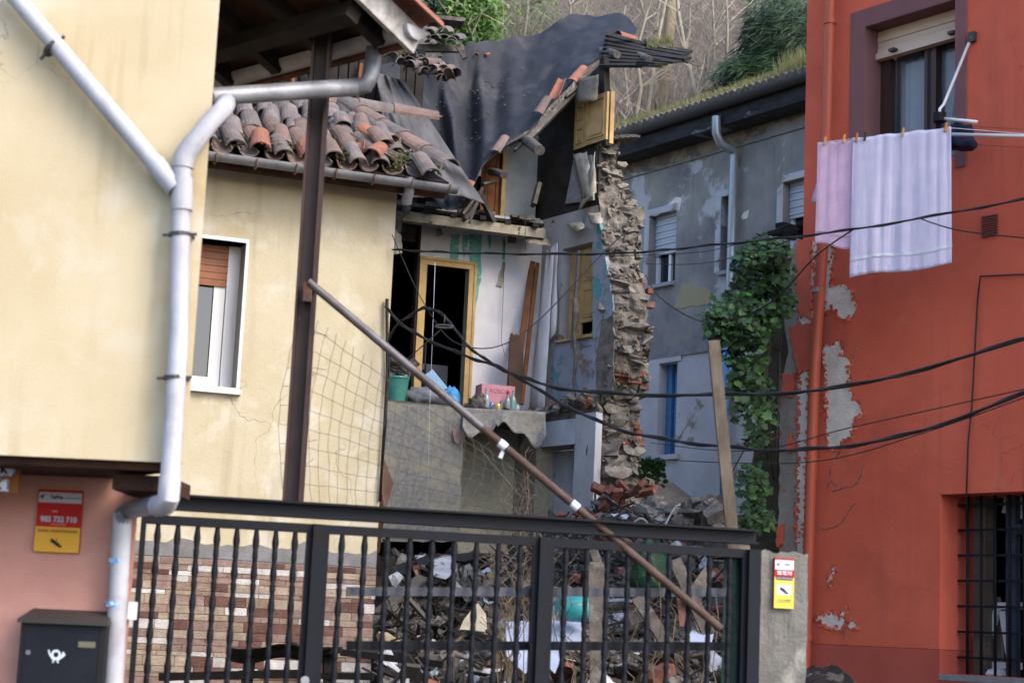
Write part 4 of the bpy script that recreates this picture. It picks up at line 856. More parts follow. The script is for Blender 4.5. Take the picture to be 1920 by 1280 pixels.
# exposed plaster patches and flakes
patches=[[(1500,452),(1530,452),(1522,620),(1512,900),(1504,1240),(1492,1240),(1496,800)],[(1541,448),(1563,452),(1560,500),(1555,535),(1585,535),(1598,545),(1605,580),(1590,600),(1570,590),(1560,575),(1543,590)],
[(1543,648),(1578,640),(1580,668),(1592,675),(1594,715),(1600,745),(1618,775),(1600,795),(1596,818),(1578,830),(1575,845),(1550,840),(1546,740)],
[(1527,1160),(1548,1145),(1565,1148),(1572,1160),(1588,1135),(1578,1180),(1550,1176)],[(1590,1168),(1606,1166),(1605,1176),(1592,1177)],[(1551,1090),(1558,1078),(1562,1060),(1566,1062),(1558,1100)]]
for pts in patches:
    jp=jag(pts,3,6); O('exposed_plaster',M().prism([Wr.p(x,y,.004) for x,y in jp],Wr.n*-.003),expl,wr); m=M()
    for x,y in jp+jag(pts,5,5):
        if R(0,1)<.75: t=rrot(); s=R(.006,.018); m.box(Wr.p(x+R(-2,2),y+R(-2,2),.006),Wr.d*s+Wr.n*R(-.004,.006),V((0,0,s*R(.5,1)))+Wr.n*R(-.004,.006),Wr.n*.0025)
    tag(O('paint_flakes',m,redm,wr),None,kind='stuff')
for pts in ([(1578,832),(1570,855),(1560,875),(1556,900),(1566,905),(1574,912)],[(1556,905),(1548,918)],[(1560,920),(1578,914),(1600,912),(1610,900),(1618,878),(1624,868)],[(1533,984),(1548,992),(1565,988),(1582,976),(1592,958),(1606,940)],[(1582,1180),(1580,1204)],[(1600,668),(1606,652),(1608,640)],[(1604,752),(1616,750)]):
    m=M(); p=[Wr.p(x+R(-2,2),y+R(-2,2),.001) for (x0,y0),(x1,y1) in zip(pts,pts[1:]) for x,y in [(x0+(x1-x0)*k/4,y0+(y1-y0)*k/4) for k in range(4)]]
    m.tube(p,[R(.002,.006) for q in p],5); O('crack',m,mat('crack_dark',S('5d4038',.6),S('9a8f86',.7),30),wr)
m=M(); u0,u1,z0,z1=Wr.R(1843,402,1872,443); 
for i in range(9): m.wbox(Wr,u0,u1,z0+(z1-z0)*i/9,z0+(z1-z0)*(i+.55)/9,.001,.02)
O('vent_grille',m,mat('vent_brown',S('7a4436',.75),bump=.05),wr)
m=M(); m.tube([Wr.p(1925,514,.02),Wr.p(1838,518,.02),Wr.p(1833,560,.02),Wr.p(1822,760,.02),Wr.p(1815,830,.02),Wr.p(1812,925,.02),Wr.p(1812,985,-.1)],.007,5); O('wall_cable',m,blackp,wr,smooth=True)
# old party wall stump left of the red building
pw=E('party_wall','mossy remnant of an old party wall at the corner of the red building','wall',Wr.at(rL-.3,0,-.3))
zpw=Wr.uz(1490,455)[1]
pl=[(1503,1330),(1503,452),(1494,446),(1484,470),(1478,560),(1470,600),(1478,660),(1462,720),(1458,1330)]
O('plaster_strip',M().prism([Wr.p(x,y,-.004) for x,y in jag(pl,2,16)],Wr.n*-.4),mat('stained_plaster',S('a5a098',.75),S('8b857c',.72),2,(.35,.7),S('6d6a55',.65),1.5,(.56,.7),bump=.6,bs=45,c4=S('ab5a44',.75),sc4=3.2,th4=(.6,.62)),pw)
O('mossy_flank',M().prism([Wr.p(x,y,-.16) for x,y in jag([(1480,1330),(1484,500),(1462,520),(1430,620),(1418,760),(1405,1000),(1400,1330)],4,18)],Wr.n*-.5),mossw,pw)
for pts in ([(1494,450),(1520,450),(1516,520),(1524,560),(1518,600),(1498,590),(1490,520)],[(1478,612),(1522,606),(1520,690),(1498,700),(1488,670)],[(1466,700),(1490,698),(1482,745),(1468,740)],[(1474,830),(1482,812),(1486,840),(1478,850)],[(1455,990),(1466,980),(1464,1020),(1456,1025)]):
    poly(Wr,pts,.03,.05,'paint_remnant',redm,pw,3,8)
m=M()
for i in range(7): m.box(Wr.p(1462+i*6,425+R(-14,14)+i*2,-.1),Wr.d*R(.04,.1),Wr.n*R(.05,.1),(0,0,R(.01,.04)))
O('roofing_felt',m,void,pw)
# fig plant on the party wall
def leafmesh(m,q,d,n,s):
    y=n.cross(d).normalized(); pr=[(0,0),(.25,.28),(.2,.55),(.5,.42),(.62,.62),(.75,.3),(1,0),(.75,-.3),(.62,-.62),(.5,-.42),(.2,-.55),(.25,-.28)]
    m.add([q+d*(s*a)+y*(s*b*.8)+n*(s*(.12*abs(b)-.18*a*a)) for a,b in pr],[tuple(range(12))])
fg=E('fig_plant','leafy green fig growing out of the mossy party wall','plant',P(1420,1000,14.3))
m=M(); m2=M(); clumps=[((1430,505),(55,55),260),((1392,600),(66,52),280),((1470,540),(25,55),70),((1440,470),(45,30),70),((1405,725),(38,55),120),((1420,790),(34,45),110),((1355,590),(20,40),40),((1412,905),(26,35),70),((1410,970),(40,30),90),((1400,665),(45,25),50)]
for (cx,cy),(rx,ry),n in clumps:
    for i in range(int(n*3.2)):
        a=R(0,6.28); r=math.sqrt(R(.0,1)); q=P(cx+rx*r*math.cos(a)*R(.9,1.15),cy+ry*r*math.sin(a)*R(.9,1.1),14.35+R(-.3,.3)-.15*(1-r))
        if noise.noise(q*2.3)<-.3+(.16 if cy>650 else 0): continue
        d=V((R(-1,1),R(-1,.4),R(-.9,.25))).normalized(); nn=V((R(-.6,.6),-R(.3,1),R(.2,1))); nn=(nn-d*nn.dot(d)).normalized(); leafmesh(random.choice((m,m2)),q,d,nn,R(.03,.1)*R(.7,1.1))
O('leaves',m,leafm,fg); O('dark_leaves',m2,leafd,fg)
for i in range(9):
    a=P(1455+R(-15,15),900-i*40,14.75); b=P(R(1350,1470),R(470,950),14.3); O('stem',M().tube([a,a.lerp(b,.5)+V((0,-.1,.05)),b],[.013,.009,.004],6),mat('fig_bark',S('5d5648',.55),S('453f36',.5),6),fg,smooth=True)
sm=E('weed_clump','small green weed at the foot of the broken stone wall','plant',P(1222,910,20.6)); m=M()
for i in range(170):
    q=P(1222+R(-20,20),880+abs(random.gauss(0,1))*18-14,20.7+R(-.1,.1)); d=V((R(-1,1),R(-1,.3),R(-.3,.9))).normalized(); nn=d.orthogonal().normalized(); leafmesh(m,q,d,nn,R(.04,.1))
O('leaves',m,leafm,sm)
# ---------------------------------------------------------------- gate
gzt=Wg.uz(450,938)[1]; gA=Wg.uz(255,1100)[0]; p1=Wg.uz(590,1100)[0]; p2=Wg.uz(1016,1100)[0]; gB=Wg.uz(1408,1150)[0]
bm_=M(); 
bmh=E('gate_beam','dark steel beam spanning above the gate','beam',Wg.at((gA+gB)/2,gzt-.12,0))
bm_.wbox(Wg,gA-.1,gB+.02,gzt-.055,gzt,-.01,.0); O('web',bm_,darkm,bmh)
m=M(); m.wbox(Wg,gA-.1,gB+.02,gzt+.001,gzt+.012,-.06,.04); m.wbox(Wg,gA-.1,gB+.02,gzt-.066,gzt-.056,-.06,.04); O('flanges',m,darkm,bmh)
zt_=gzt-.095
prof=[(.012,0)]
def bal(h):
    k=10; pr=[(.0115,0)]; n=12; seg=h/n
    for i in range(n):
        z0=i*seg
        for a,r in ((.06,.012),(.1,.0165),(.14,.012),(.18,.0165),(.22,.012),(.26,.0165),(.3,.0115),(.5,.0165),(.62,.0178),(.78,.0145),(.95,.0115)): pr.append((r,z0+a*seg))
    pr.append((.0115,h)); m=M()
    for (r,z) in pr:
        for j in range(k):
            a=2*math.pi*j/k; m.v.append(V((r*math.cos(a),r*math.sin(a),z)))
    for i in range(len(pr)-1):
        for j in range(k): m.f.append((i*k+j,i*k+(j+1)%k,(i+1)*k+(j+1)%k,(i+1)*k+j))
    me=m.mesh('baluster',smooth=True); me.materials.append(darkm); return me
BAL=bal(zt_-.2)
def leaf(ua,ub,n,label,x0=None):
    t=E('gate_leaf',label,'gate',Wg.at((ua+ub)/2,0,0),'leaves of the gate')
    O('top_rail',M().wbox(Wg,ua,ub,zt_-.045,zt_,-.02,.02),darkm,t); O('bottom_rail',M().wbox(Wg,ua,ub,.1,.16,-.02,.02),darkm,t)
    O('stile',M().wbox(Wg,ua,ua+.026,.161,zt_-.046,-.02,.02),darkm,t); O('stile',M().wbox(Wg,ub-.026,ub,.161,zt_-.046,-.02,.02),darkm,t)
    for i in range(n):
        u=ua+.035+(ub-ua-.07)*(i+.5)/n; piece('baluster',BAL,t,Wg.at(u,.16,0))
    return t
leaf(gA,p1-.03,8,'left leaf of the dark baluster gate, in front of the stone cladding')
leaf(p1+.03,p2-.03,9,'middle leaf of the dark baluster gate, in front of the rubble')
leaf(p2+.03,gB-.035,9,'right leaf of the dark baluster gate, crossed by the pole')
for u,wd,lb in ((p1,.03,'dark gate post between the left and middle leaves'),(p2,.03,'dark gate post between the middle and right leaves'),(gB,.04,'dark gate post against the concrete pillar')):
    tag(O('gate_post',M().wbox(Wg,u-wd/2-.015,u+wd/2+.012,0,zt_+.0,-.05,.05),darkm),lb,'post')
q=Wg.uz(572,1275,.06); O('lock',M().tube([Wg.at(q[0],q[1],.05),Wg.at(q[0],q[1],.062)],.022,12),zinc,bpy.data.objects['gate_post'])
rb=E('rail_barrier','two grey horizontal rails fixed behind the middle and right gate leaves','rail',Wg.at(p2,1,-.08))
for y,wd in ((1111,.045),(1212,.045)):
    a=Wg.p(650,y-3,-.07); b=Wg.p(1380,y-1,-.07); O('rail',M().bar(a,b,.03,wd,V((0,0,1))),mat('rail_grey',S('5d606c',.7),S('4a4c55',.7),5,rough=.5) if y<1200 else darkm,rb)
m=M().grid(6,30,lambda a,b:Wg.at(Wg.uz(1362,1150)[0]+a*(.12)+.004*math.sin(b*9),.1+b*1.98,-.05+.01*math.sin(a*6+b*5)))
tag(O('green_mesh',m,mat('green_plastic',S('1f4a3c',.6),S('183a30',.6),30,rough=.5)),'dark green plastic strip behind the right gate leaf','netting')
# concrete pillar with sign
u0,u1,_,_=Wg.R(1418,1040,1506,1280,-.05); zp=Wg.uz(1460,1034,0)[1]
m=M().grid(12,40,lambda a,b:Wg.at(u0+(u1-u0)*a+.01*noise.noise(V((a*4,b*20,1))),b*zp+(.02*noise.noise(V((a*5,0,0))) if b==1 else 0),.0+.012*noise.noise(V((a*4,b*14,5)))))
m.wbox(Wg,u0+.01,u1-.01,0,zp-.03,-.3,-.01); tag(O('concrete_pillar',m,mat('stained_concrete',S('85827d',.7),S('6a6864',.68),3,(.35,.65),S('a3a09a',.72),4,(.55,.68),bump=.6,bs=40,c4=S('5b5a50',.6),sc4=2,th4=(.6,.75))),'short stained concrete pillar at the right end of the gate','pillar')
def sign(W,R4,label,kind):
    a,b,c,d=R4; s=E('security_sign',label,'sign',W.at((a+b)/2,c,.02)); w,h=b-a,d-c; o=.022
    redi,yel,wh,blk=ink('b02420'),ink('d8a23a' if kind else 'd3c25a'),ink('b8b6be' if kind else 'dfe4f0'),ink('23242a')
    O('plate',M().wbox(W,a,b,c,d,.004,o),ink('b02420'),s)
    def rc(x0,x1,y0,y1,m_,k=1): O('panel',M().wbox(W,a+w*x0,a+w*x1,c+h*y0,c+h*y1,o,o+.0015*k),m_,s)
    def cam_icon(cx,cy,sz):
        p=lambda x,y:W.at(a+w*cx+sz*x,c+h*cy+sz*y,o+.006); m=M()
        m.prism([p(-.5,.35),(p(.3,-.15)),p(.18,-.42),p(-.6,.05)],W.n*-.002); m.prism([p(.2,-.2),p(.52,-.3),p(.45,-.52),p(.12,-.4)],W.n*-.002); m.prism([p(-.05,.3),p(.02,.3),p(.02,.08),p(-.05,.12)],W.n*-.002); O('camera_icon',m,blk,s)
    def bird(cx,cy,sz):
        p=lambda x,y:W.at(a+w*cx+sz*x,c+h*cy+sz*y,o+.006); O('logo',M().prism([p(-.5,-.1),p(-.2,.2),p(.2,.3),p(.5,.55),p(.25,.05),p(.05,-.2),p(.0,-.6),p(-.15,-.15)],W.n*-.002),blk,s)
    if kind:
        rc(.0,1,0,.40,yel); rc(.02,.98,.79,.955,wh); bird(.1,.88,w*.12)
        text('TaPNa',W,a+w*.42,c+h*.875,o+.003,h*.075,blk,s,bold=.0008); rc(.6,.95,.858,.885,ink('8d8b93'),2)
        rc(.34,.46,.64,.665,ink('c98a86')); text('985 732 710',W,a+w*.5,c+h*.52,o+.003,h*.125,wh,s,bold=.0012,xs=.93); rc(.33,.68,.437,.45,ink('c98a86'))
        text('ZONA  VIDEOVIGILADA',W,a+w*.5,c+h*.335,o+.004,h*.062,ink('6a4a1c'),s,xs=.95); cam_icon(.5,.16,w*.24)
    else:
        rc(0,1,0,.62,yel); rc(.03,.97,.77,.96,wh); bird(.18,.875,w*.2); text('TaPNa',W,a+w*.62,c+h*.875,o+.003,h*.05,ink('5a6a7a'),s)
        text('985 732 710',W,a+w*.5,c+h*.70,o+.003,h*.1,wh,s,xs=.62,bold=.001); rc(.08,.92,.565,.63,ink('3a3c4a'),2); text('ZONA VIDEOVIGILADA',W,a+w*.5,c+h*.597,o+.005,h*.035,wh,s,xs=.9)
        rc(.14,.86,.27,.47,wh,2); cam_icon(.5,.37,w*.38); rc(.62,.84,.155,.175,ink('4a4630'),2); rc(.2,.6,.158,.17,ink('8a8248'),2); rc(.12,.88,.125,.135,ink('8a8248'),2)
sign(Wp,Wp.R(69,918,153,1035,.01),'red and yellow security notice on the pink wall above the mailbox',1)
sign(Wg,Wg.R(1450,1046,1487,1140,.01),'narrow red and yellow security notice on the concrete pillar',0)
# street name tiles
u0,u1,z0,z1=Wp.R(-70,864,36,922,.3)
sn=E('street_nameplate','ceramic street name tiles on an ochre board at the far left','sign',Wp.at(0,z0,.3)); O('board',M().wbox(Wp,u0,u1,z0,z1,.27,.3),mat('ochre_board',S('a5703c',.75),S('8f5c30',.75),4),sn)
for i in range(2):
    for j,yy in enumerate((.73,.23)):
        if i==1 and j==1: continue
        uu=u1-.02-.048-(i*.1)-(.022 if j==1 else 0); zz=z0+(z1-z0)*yy; hh=(z1-z0)*.2; tl_=O('tile',M().wbox(Wp,uu-.048,uu+.048,zz-hh,zz+hh,.3,.308),mat('blue_edge',S('4a4f8a',.7),S('c9cbe0',.8),90,(.48,.52),bump=0),sn)
        O('tile_face',M().wbox(Wp,uu-.04,uu+.04,zz-hh*.75,zz+hh*.75,.308,.31),ink('dfe2ee'),tl_); text('KA'[i],Wp,uu,zz,.311,hh*1.7,ink('26284f'),tl_,bold=.003)
# mailbox
mb=E('mailbox','black metal mailbox with a white post horn on the pink wall','mailbox',Wp.p(115,1275,.1))
u0,u1,z0,z1=Wp.R(38,1150,187,1300,.16)
blk=mat('black_mailbox',S('1f222a',.6),S('252830',.6),5,rough=.5,bump=.05,spec=.15)
O('body',M().wbox(Wp,u0-.01,u1+.02,z0,z1-.02,0,.15),mat('mailbox_side',S('1b1a1c',.7),rough=.5,bump=.05),mb)
O('door',M().wbox(Wp,u0+.015,u1-.01,z0+.01,z1-.055,.151,.16),blk,mb)
lid=M(); A=lambda u,z,n:Wp.at(u,z,n)
lid.hexa([A(u0-.02,z1-.045,.185),A(u1+.03,z1-.045,.185),A(u1+.03,z1-.02,0),A(u0-.02,z1-.02,0),A(u0-.02,z1-.03,.185),A(u1+.03,z1-.03,.185),A(u1+.01,z1+.02,0),A(u0,z1+.02,0)]); O('lid',lid,mat('lid_grey',S('4a4644',.6),rough=.55,bump=.05,spec=.2),mb)
hu,hz=Wp.uz(105,1228,.16); wm=ink('d5dde8'); k=.0105
m=M()
def tor(m,cu,cz_,r,t):
    n=24
    for i in range(n):
        a=2*math.pi*i/n; b=2*math.pi*(i+1)/n
        m.add([Wp.at(cu+math.cos(x)*rr,cz_+math.sin(x)*rr,.1625) for x,rr in ((a,r-t),(a,r+t),(b,r+t),(b,r-t))],[(0,1,2,3)])
tor(m,hu,hz+.004,.017,.005)
PP=lambda pts: m.prism([Wp.at(hu+x*.001,hz+z*.001,.1623) for x,z in pts],Wp.n*-.001)
PP([(-38,24),(-31,24),(-26,8),(-12,-12),(6,-13),(24,0),(28,16),(34,18),(42,4),(40,0),(16,-20),(-14,-20),(-32,4)])
PP([(-10,-19),(-4,-19),(-8,-32),(-15,-32)]); PP([(4,-19),(11,-19),(16,-32),(9,-32)]); O('post_horn',m,wm,mb)
q=Wp.uz(163,1208,.16); O('name_plate',M().wbox(Wp,q[0]-.038,q[0]+.038,q[1]-.012,q[1]+.014,.161,.165),ink('6f6c5c'),mb)
q=Wp.uz(53,1222,.16); O('keyhole',M().tube([Wp.at(*q,.16),Wp.at(*q,.166)],.011,14),zinc,mb)
q=Wp.uz(246,1142,0); tag(O('bell_box',M().wbox(Wp,q[0]-.012,q[0]+.018,q[1]-.045,q[1]+.035,-.05,.02),white),'small white bell box on the edge of the pink wall','bell')
# diagonal pole
pl_=E('diagonal_pole','long rusty metal pole leaning diagonally across the gate','pole',Wg.p(1352,1176,.08))
a=P(578,528,9.0); b=Wg.p(1352,1178,.07); c=lambda t:a.lerp(b,t); O('tube',M().tube([c(0),c(.2),c(.42)],.0225,12),mat('grey_steel_tube',S('77747a',.65),S('575052',.6),7,rough=.45,metal=.3,bump=.2),pl_,smooth=True,autos=40); O('rusty_tube',M().tube([c(.42),c(.6),c(.8),c(1)],.022,12),mat('rust_tube',S('65504a',.6),S('4c352c',.6),9,rough=.65,bump=.4),pl_,smooth=True,autos=40)
for t in (.47,.645): O('tape',M().tube([c(t-.008),c(t+.008)],.0245,12),white,pl_,smooth=True,autos=40)
O('tape_end',M().bar(c(.475),c(.475)-V((.02,0,.06)),.02,.01,(0,1,0)),white,pl_)
# leaning timber post
tag(O('timber_post',M().bar(P(1338,640,9.75),P(1380,1080,9.6),.064,.055,(0,1,0)),mat('weathered_post',S('83766a',.62),S('625649',.6),4,bump=.6,stretch=(6,6,1.2),fine=.2)),'weathered timber post leaning behind the right gate leaf','post')
# wire mesh
m=M(); n=26
def wm_(s,t): # s along the base, t up
    xb=535+s*430; xt=565+s*395; yb=938+s*30; yt=575+s*330 if s>.06 else 600
    x=xb+(xt-xb)*t+60*s*math.sin(t*2.4)-26*math.sin(t*3.1)*(1-s); y=yb+(yt-yb)*t
    return P(x,y,9.45+.25*math.sin(s*3.1)*t)
for i in range(n+1): m.tube([wm_(i/n,k/12)+V((R(-.006,.006),0,0)) for k in range(13)],.0016,4,False)
for j in range(10): m.tube([wm_(k/20,j/9.5)+V((0,0,R(-.006,.006))) for k in range(21)],.0016,4,False)
for j in range(16): m.tube([wm_(.06+R(-.05,.05),j/16),wm_(.1+R(-.06,.06),(j+1.3)/17)],.002,4,False)
tag(O('wire_mesh',m,mat('rusty_wire',S('4d4a46',.7),rough=.6)),'crumpled wire mesh hanging between the steel post and the diagonal pole','wire mesh')
# cables
def cable(pts,r,label,wob=0,tw=0):
    p=[P(*q) for q in pts]; xs=[q.x for q in p]; out=[]
    for i in range(61):
        t=i/60; q=V((cr(t,[a.x for a in p]),cr(t,[a.y for a in p]),cr(t,[a.z for a in p]))); out.append(q)
    m=M(); m.tube(out,r,6)
    if tw: m.tube([q+V((0,r*1.4*math.cos(i*1.1),r*1.4*math.sin(i*1.1))) for i,q in enumerate(out)],r*.8,5)
    tag(O('cable',m,blackp,smooth=True),label,'cable')
cable([(728,640,14.6),(745,610,14.5),(795,578,14.4),(835,595,14.3),(880,650,14.1),(950,695,13.8),(1080,732,13.3),(1330,740,12.4),(1600,722,11.6),(1940,630,10.6)],.0105,'thick black cable arching over the doorway and rising to the right',0,1)
cable([(722,575,14.6),(770,620,14.4),(860,662,14.2),(950,695,13.8),(1060,760,13.4),(1180,810,13),(1340,835,12.4),(1500,843,11.9),(1700,815,11.2),(1940,730,10.5)],.0105,'thick black cable drooping lowest across the red wall',0,1)
cable([(735,468,14.7),(900,475,14.3),(1150,475,13.7),(1330,460,13),(1600,430,12.4),(1940,370,11.6)],.007,'thin black cable crossing the towels',0,1)
cable([(735,440,14.7),(775,530,14.6),(800,578,14.4)],.004,'fine wire slanting down across the yellow door frame')
cable([(800,578,14.4),(850,640,14.3),(930,650,14.2),(1010,600,14.6),(1130,475,15),(1180,430,15.6)],.005,'fine wire sagging up to the side wall window')
cable([(1210,515,20),(1240,560,17),(1330,605,14.5),(1440,570,13.5),(1530,480,12.9),(1600,430,12.4)],.006,'fine wire sagging in front of the fig plant')
cable([(1220,830,19),(1400,845,14),(1600,800,12),(1940,725,10.7)],.004,'hair thin wire just above the lowest cable')
cable([(1215,860,19),(1400,868,14),(1560,860,12.4),(1750,805,11.4),(1940,738,10.6)],.004,'hair thin wire just below the lowest cable')
cable([(1150,480,19),(1330,470,16),(1480,420,13.5)],.004,'upper fine wire between the grey house windows'); cable([(1210,495,19),(1330,492,16),(1500,445,13.5)],.004,'lower fine wire between the grey house windows')
cable([(1720,408,11.9),(1800,432,11.8),(1940,448,11.4)],.005,'thin cable branching off beside the wall vent')
m=M(); q=P(833,612,14.2); m.tube([q+V((-.075*math.cos(a),0,-.0+.012*math.sin(a))) for a in [i*.52 for i in range(13)]],.01,5); m.tube([q,q+V((0,0,.1))],.006,5); m.tube([q,P(745,690,14.5)],.005,5)
tag(O('lamp_bracket',m,clipm,smooth=True),'small wire lamp bracket hanging below the arching cable','bracket')
m=M(); m.tube([P(816,492,20.4),P(812,600,20.4),P(806,760,20.3),P(800,1000,20.3)],.003,4); tag(O('hanging_string',m,white,smooth=True),'pale string hanging down across the dark doorway','string')
m=M(); m.tube([P(985,222+170,20.6),P(985,470,20.6)],.004,4); tag(O('hanging_wire',m,blackp,smooth=True),'short wire hanging from the white ceiling beam','wire')
# ---------------------------------------------------------------- clothes rack and towels
A0=P(1533,268,13.6); A1=P(1782,240,13.0)
rk=E('clothes_rack','folding clothes rack with white arms fixed beside the upper window','clothes rack',Wr.p(1770,250,.05))
hub=P(1762,222,13.35)
O('arm',M().tube([hub,P(1832,229,13.1)],.014,8),alu,rk,smooth=True); O('arm',M().tube([P(1780,252,13.2),P(1990,257,12.6)],.014,8),alu,rk,smooth=True)
O('brace',M().tube([Wr.p(1822,70,.03),P(1818,78,13.45),P(1770,195,13.4),P(1762,205,13.4),P(1762,225,13.35)],.012,8),alu,rk,smooth=True)
O('wall_mount',M().box(Wr.p(1823,70,.02),Wr.d*.03,Wr.n*.02,(0,0,.04)),clipm,rk); O('hub',M().tube([hub-V((0,0,.03)),hub+V((0,0,.04))],.05,12),darkm,rk)
O('line',M().tube([A0,A1,P(1990,257,12.6)],.003,5),white,rk); 
for y in (228,236,262): O('line',M().tube([P(1790,y+8,13.1),P(1990,y+18,12.6)],.0015,4),darkm,rk)
lump('peg_bag',P(1800,262,13.3),.12,.08,.13,mat('navy_bag',S('2a3560',.7),S('1a1f38',.6),6,bump=.4),6,.5,'dark blue peg bag hanging on the clothes rack','bag')
def towel(x0,x1,yb,off,mt,label,hem=None):
    k0,k1=(x0-1533)/249,(x1-1533)/249; Lp=lambda t:A0.lerp(A1,t)
    zb0=P(x0,yb[0],13.4).z; zb1=P(x1,yb[1],13.1).z
    def f(a,b):
        q=Lp(k0+(k1-k0)*a); zt0=q.z+.004; zb=zb0+(zb1-zb0)*a+.012*math.sin(a*7)
        w_=(x1-x0)/180*.5*(.05*noise.noise(V((a*5*(x1-x0)/180,b*.6,x0)))*(.3+.7*b)+.03*noise.noise(V((a*14*(x1-x0)/180,b*.8,x0+3)))+.006*noise.noise(V((a*40,b*3,1))))
        sag=-.012*math.sin(a*math.pi*3)**2*(1-b)
        x_=q+V((0,-1,0))*(w_+off); x_.z=zt0+sag+(zb-zt0)*b; x_+=Wr.d*(.02*(a-.5)*b); return x_
    o=O('towel',M().grid(90,40,f),mt,None,smooth=True); tag(o,label,'towel'); md=o.modifiers.new('s','SOLIDIFY'); md.thickness=.007
    h=M().grid(60,2,lambda a,b:f(a,.86+.025*b)+V((0,-.013,0))); O('hem_band',h,white if mt is towelw else mt,o,smooth=True)
    return o
towel(1533,1606,(446,450),.0,towelp,'small pink towel hanging at the left of the line')
towel(1600,1782,(520,502),.02,towelw,'large lilac white towel hanging on the line')
curl(Wr,[(1536,330),(1545,330),(1540,380),(1519,378)],.35,'towel_corner',towelp,.02,parent=bpy.data.objects['towel'])
for i,(x,c) in enumerate(((1546,'b98a5a'),(1583,'c98d4a'),(1607,'b0643a'),(1623,'2f3038'),(1694,'b98a5a'),(1772,'c07a3a'))):
    t=(x-1533)/249; q=A0.lerp(A1,t)+V((0,-.03,0)); o=O('clothes_peg',M().box(q,(.008,0,0),(0,.012,0),(.004,0,.035)),ink(c)); tag(o,('%s clothes peg, number %s from the left on the towel line'%(('tan wooden','orange','reddish','black','pale wooden','orange brown')[i],('one','two','three','four','five','six')[i])),'peg','pegs on the towel line')
# ---------------------------------------------------------------- rubble behind the gate
def hz_(x,y):
    t=(y-10.2)/11.0; t=max(0,min(1.05,t)); z=.75+1.55*t**.9
    z+=.9*math.exp(-((x-1.35)/.9)**2-((y-20)/1.7)**2)+.25*math.exp(-((x+1.0)/.8)**2-((y-17.5)/1.5)**2)
    z-=1.2*max(0,min(1,(-.062*y-x)/.25))
    return z+.22*noise.noise(V((x*.9,y*.9,0)))+.14*noise.noise(V((x*2.6,y*2.6,4)))+.06*noise.noise(V((x*7,y*7,1)))
m=M().grid(110,140,lambda a,b:(-2.2+5.6*a,10.4+11.4*b,hz_(-2.2+5.6*a,10.4+11.4*b)-(.8 if b==0 else 0)))
tag(O('rubble_mound',m,rubm),'grey brown mound of crushed masonry filling the yard behind the gate','rubble',kind='stuff')
PLK=[]
for i in range(5):
    me=bevelbox('plank',.02,.025); me.materials.append(greyt); PLK.append(me)
SLB=[]
def slab_mesh():
    n=random.randint(5,8); pts=[V((math.cos(6.283*i/n+R(-.3,.3))*R(.35,.55),math.sin(6.283*i/n+R(-.3,.3))*R(.35,.55),R(-.06,.06))) for i in range(n)]
    return M().prism(pts,(0,0,.12))
for i in range(7):
    me=slab_mesh().mesh('slab'); me.materials.append(slabm); SLB.append(me)
pale=mat('pale_plaster',S('cfd2da',.8),S('aeb0b6',.75),7,bump=.5,rnd=.15,c3=S('6d655c',.6),sc3=6,th3=(.6,.65)); tanp=mat('tan_paper',S('b3a283',.75),S('938064',.7),6,bump=.5,rnd=.25)
rosy=mat('rosy_slab',S('946a60',.7),S('744e46',.7),6,bump=.6,rnd=.3); dk=mat('charred_piece',S('35302e',.55),S('242120',.5),6,bump=.6,rnd=.4)
WORD={'plank':('grey splintered plank lying in the rubble behind the gate','plank'),'slab':('broken plaster slab lying in the rubble behind the gate','slab'),'brick':('broken red brick lying in the rubble behind the gate','brick'),'stone':('rough grey stone lying in the rubble behind the gate','stone')}
def spot():
    for k in range(50):
        y=10.9+10.3*R(0,1)**.8; x=R(-.085,.14)*y
        if x<-.062*y: continue
        return x,y
for i in range(290):
    x,y=spot(); k=random.choices(('plank','slab','brick','stone'),(105,115,32,38))[0]; s=R(.7,1.25)*(.65+.022*y)
    if x>.6 and y>18.5 and R(0,1)<.5: k='brick'
    loc=(x,y,hz_(x,y)+R(-.02,.1))
    tilt=Matrix.Rotation(R(0,6.28),3,'Z')@Matrix.Rotation(random.gauss(0,.55)-.25,3,'X')@Matrix.Rotation(random.gauss(0,.45),3,'Y')
    if k=='plank': o=piece('plank',random.choice(PLK),None,loc,tilt,(R(.3,1.1)*s,R(.03,.12),R(.012,.045)),random.choice((greyt,greyt,dk)))
    elif k=='slab': o=piece('slab',random.choice(SLB),None,loc,tilt,(R(.12,.42)*s,R(.12,.34)*s,R(.2,.45)),random.choice((slabm,slabm,slabm,pale,tanp,rosy,dk,dk)))
    elif k=='brick': o=piece('brick',random.choice(BRK),None,loc,tilt,(R(.14,.25),.12,.07))
    else: o=piece('stone',random.choice(ROCK),None,loc,tilt,(R(.12,.36)*s,R(.12,.28)*s,R(.08,.18)))
    zone='behind the middle gate leaf' if x<.005*y else 'behind the right gate leaf' if x<.11*y else 'beyond the concrete pillar'
    dep='close to the gate' if y<13.3 else 'half way back' if y<16.8 else 'near the collapsed house'
    mn=o.material_slots[0].material.name; cw={'plaster_chunk':'grey','pale_plaster':'pale','tan_paper':'tan','rosy_slab':'rosy','charred_piece':'charred','grey_plank':'grey','brick_red':'red','rubble_stone':'grey'}.get(mn,'grey')
    sz_='large' if max(o.scale)>(.7 if k=='plank' else .3 if k=='slab' else .2) else 'small'
    tag(o,'%s %s broken %s in the rubble %s, %s'%(sz_,cw,k,zone,dep),k,k+' pieces in the rubble')
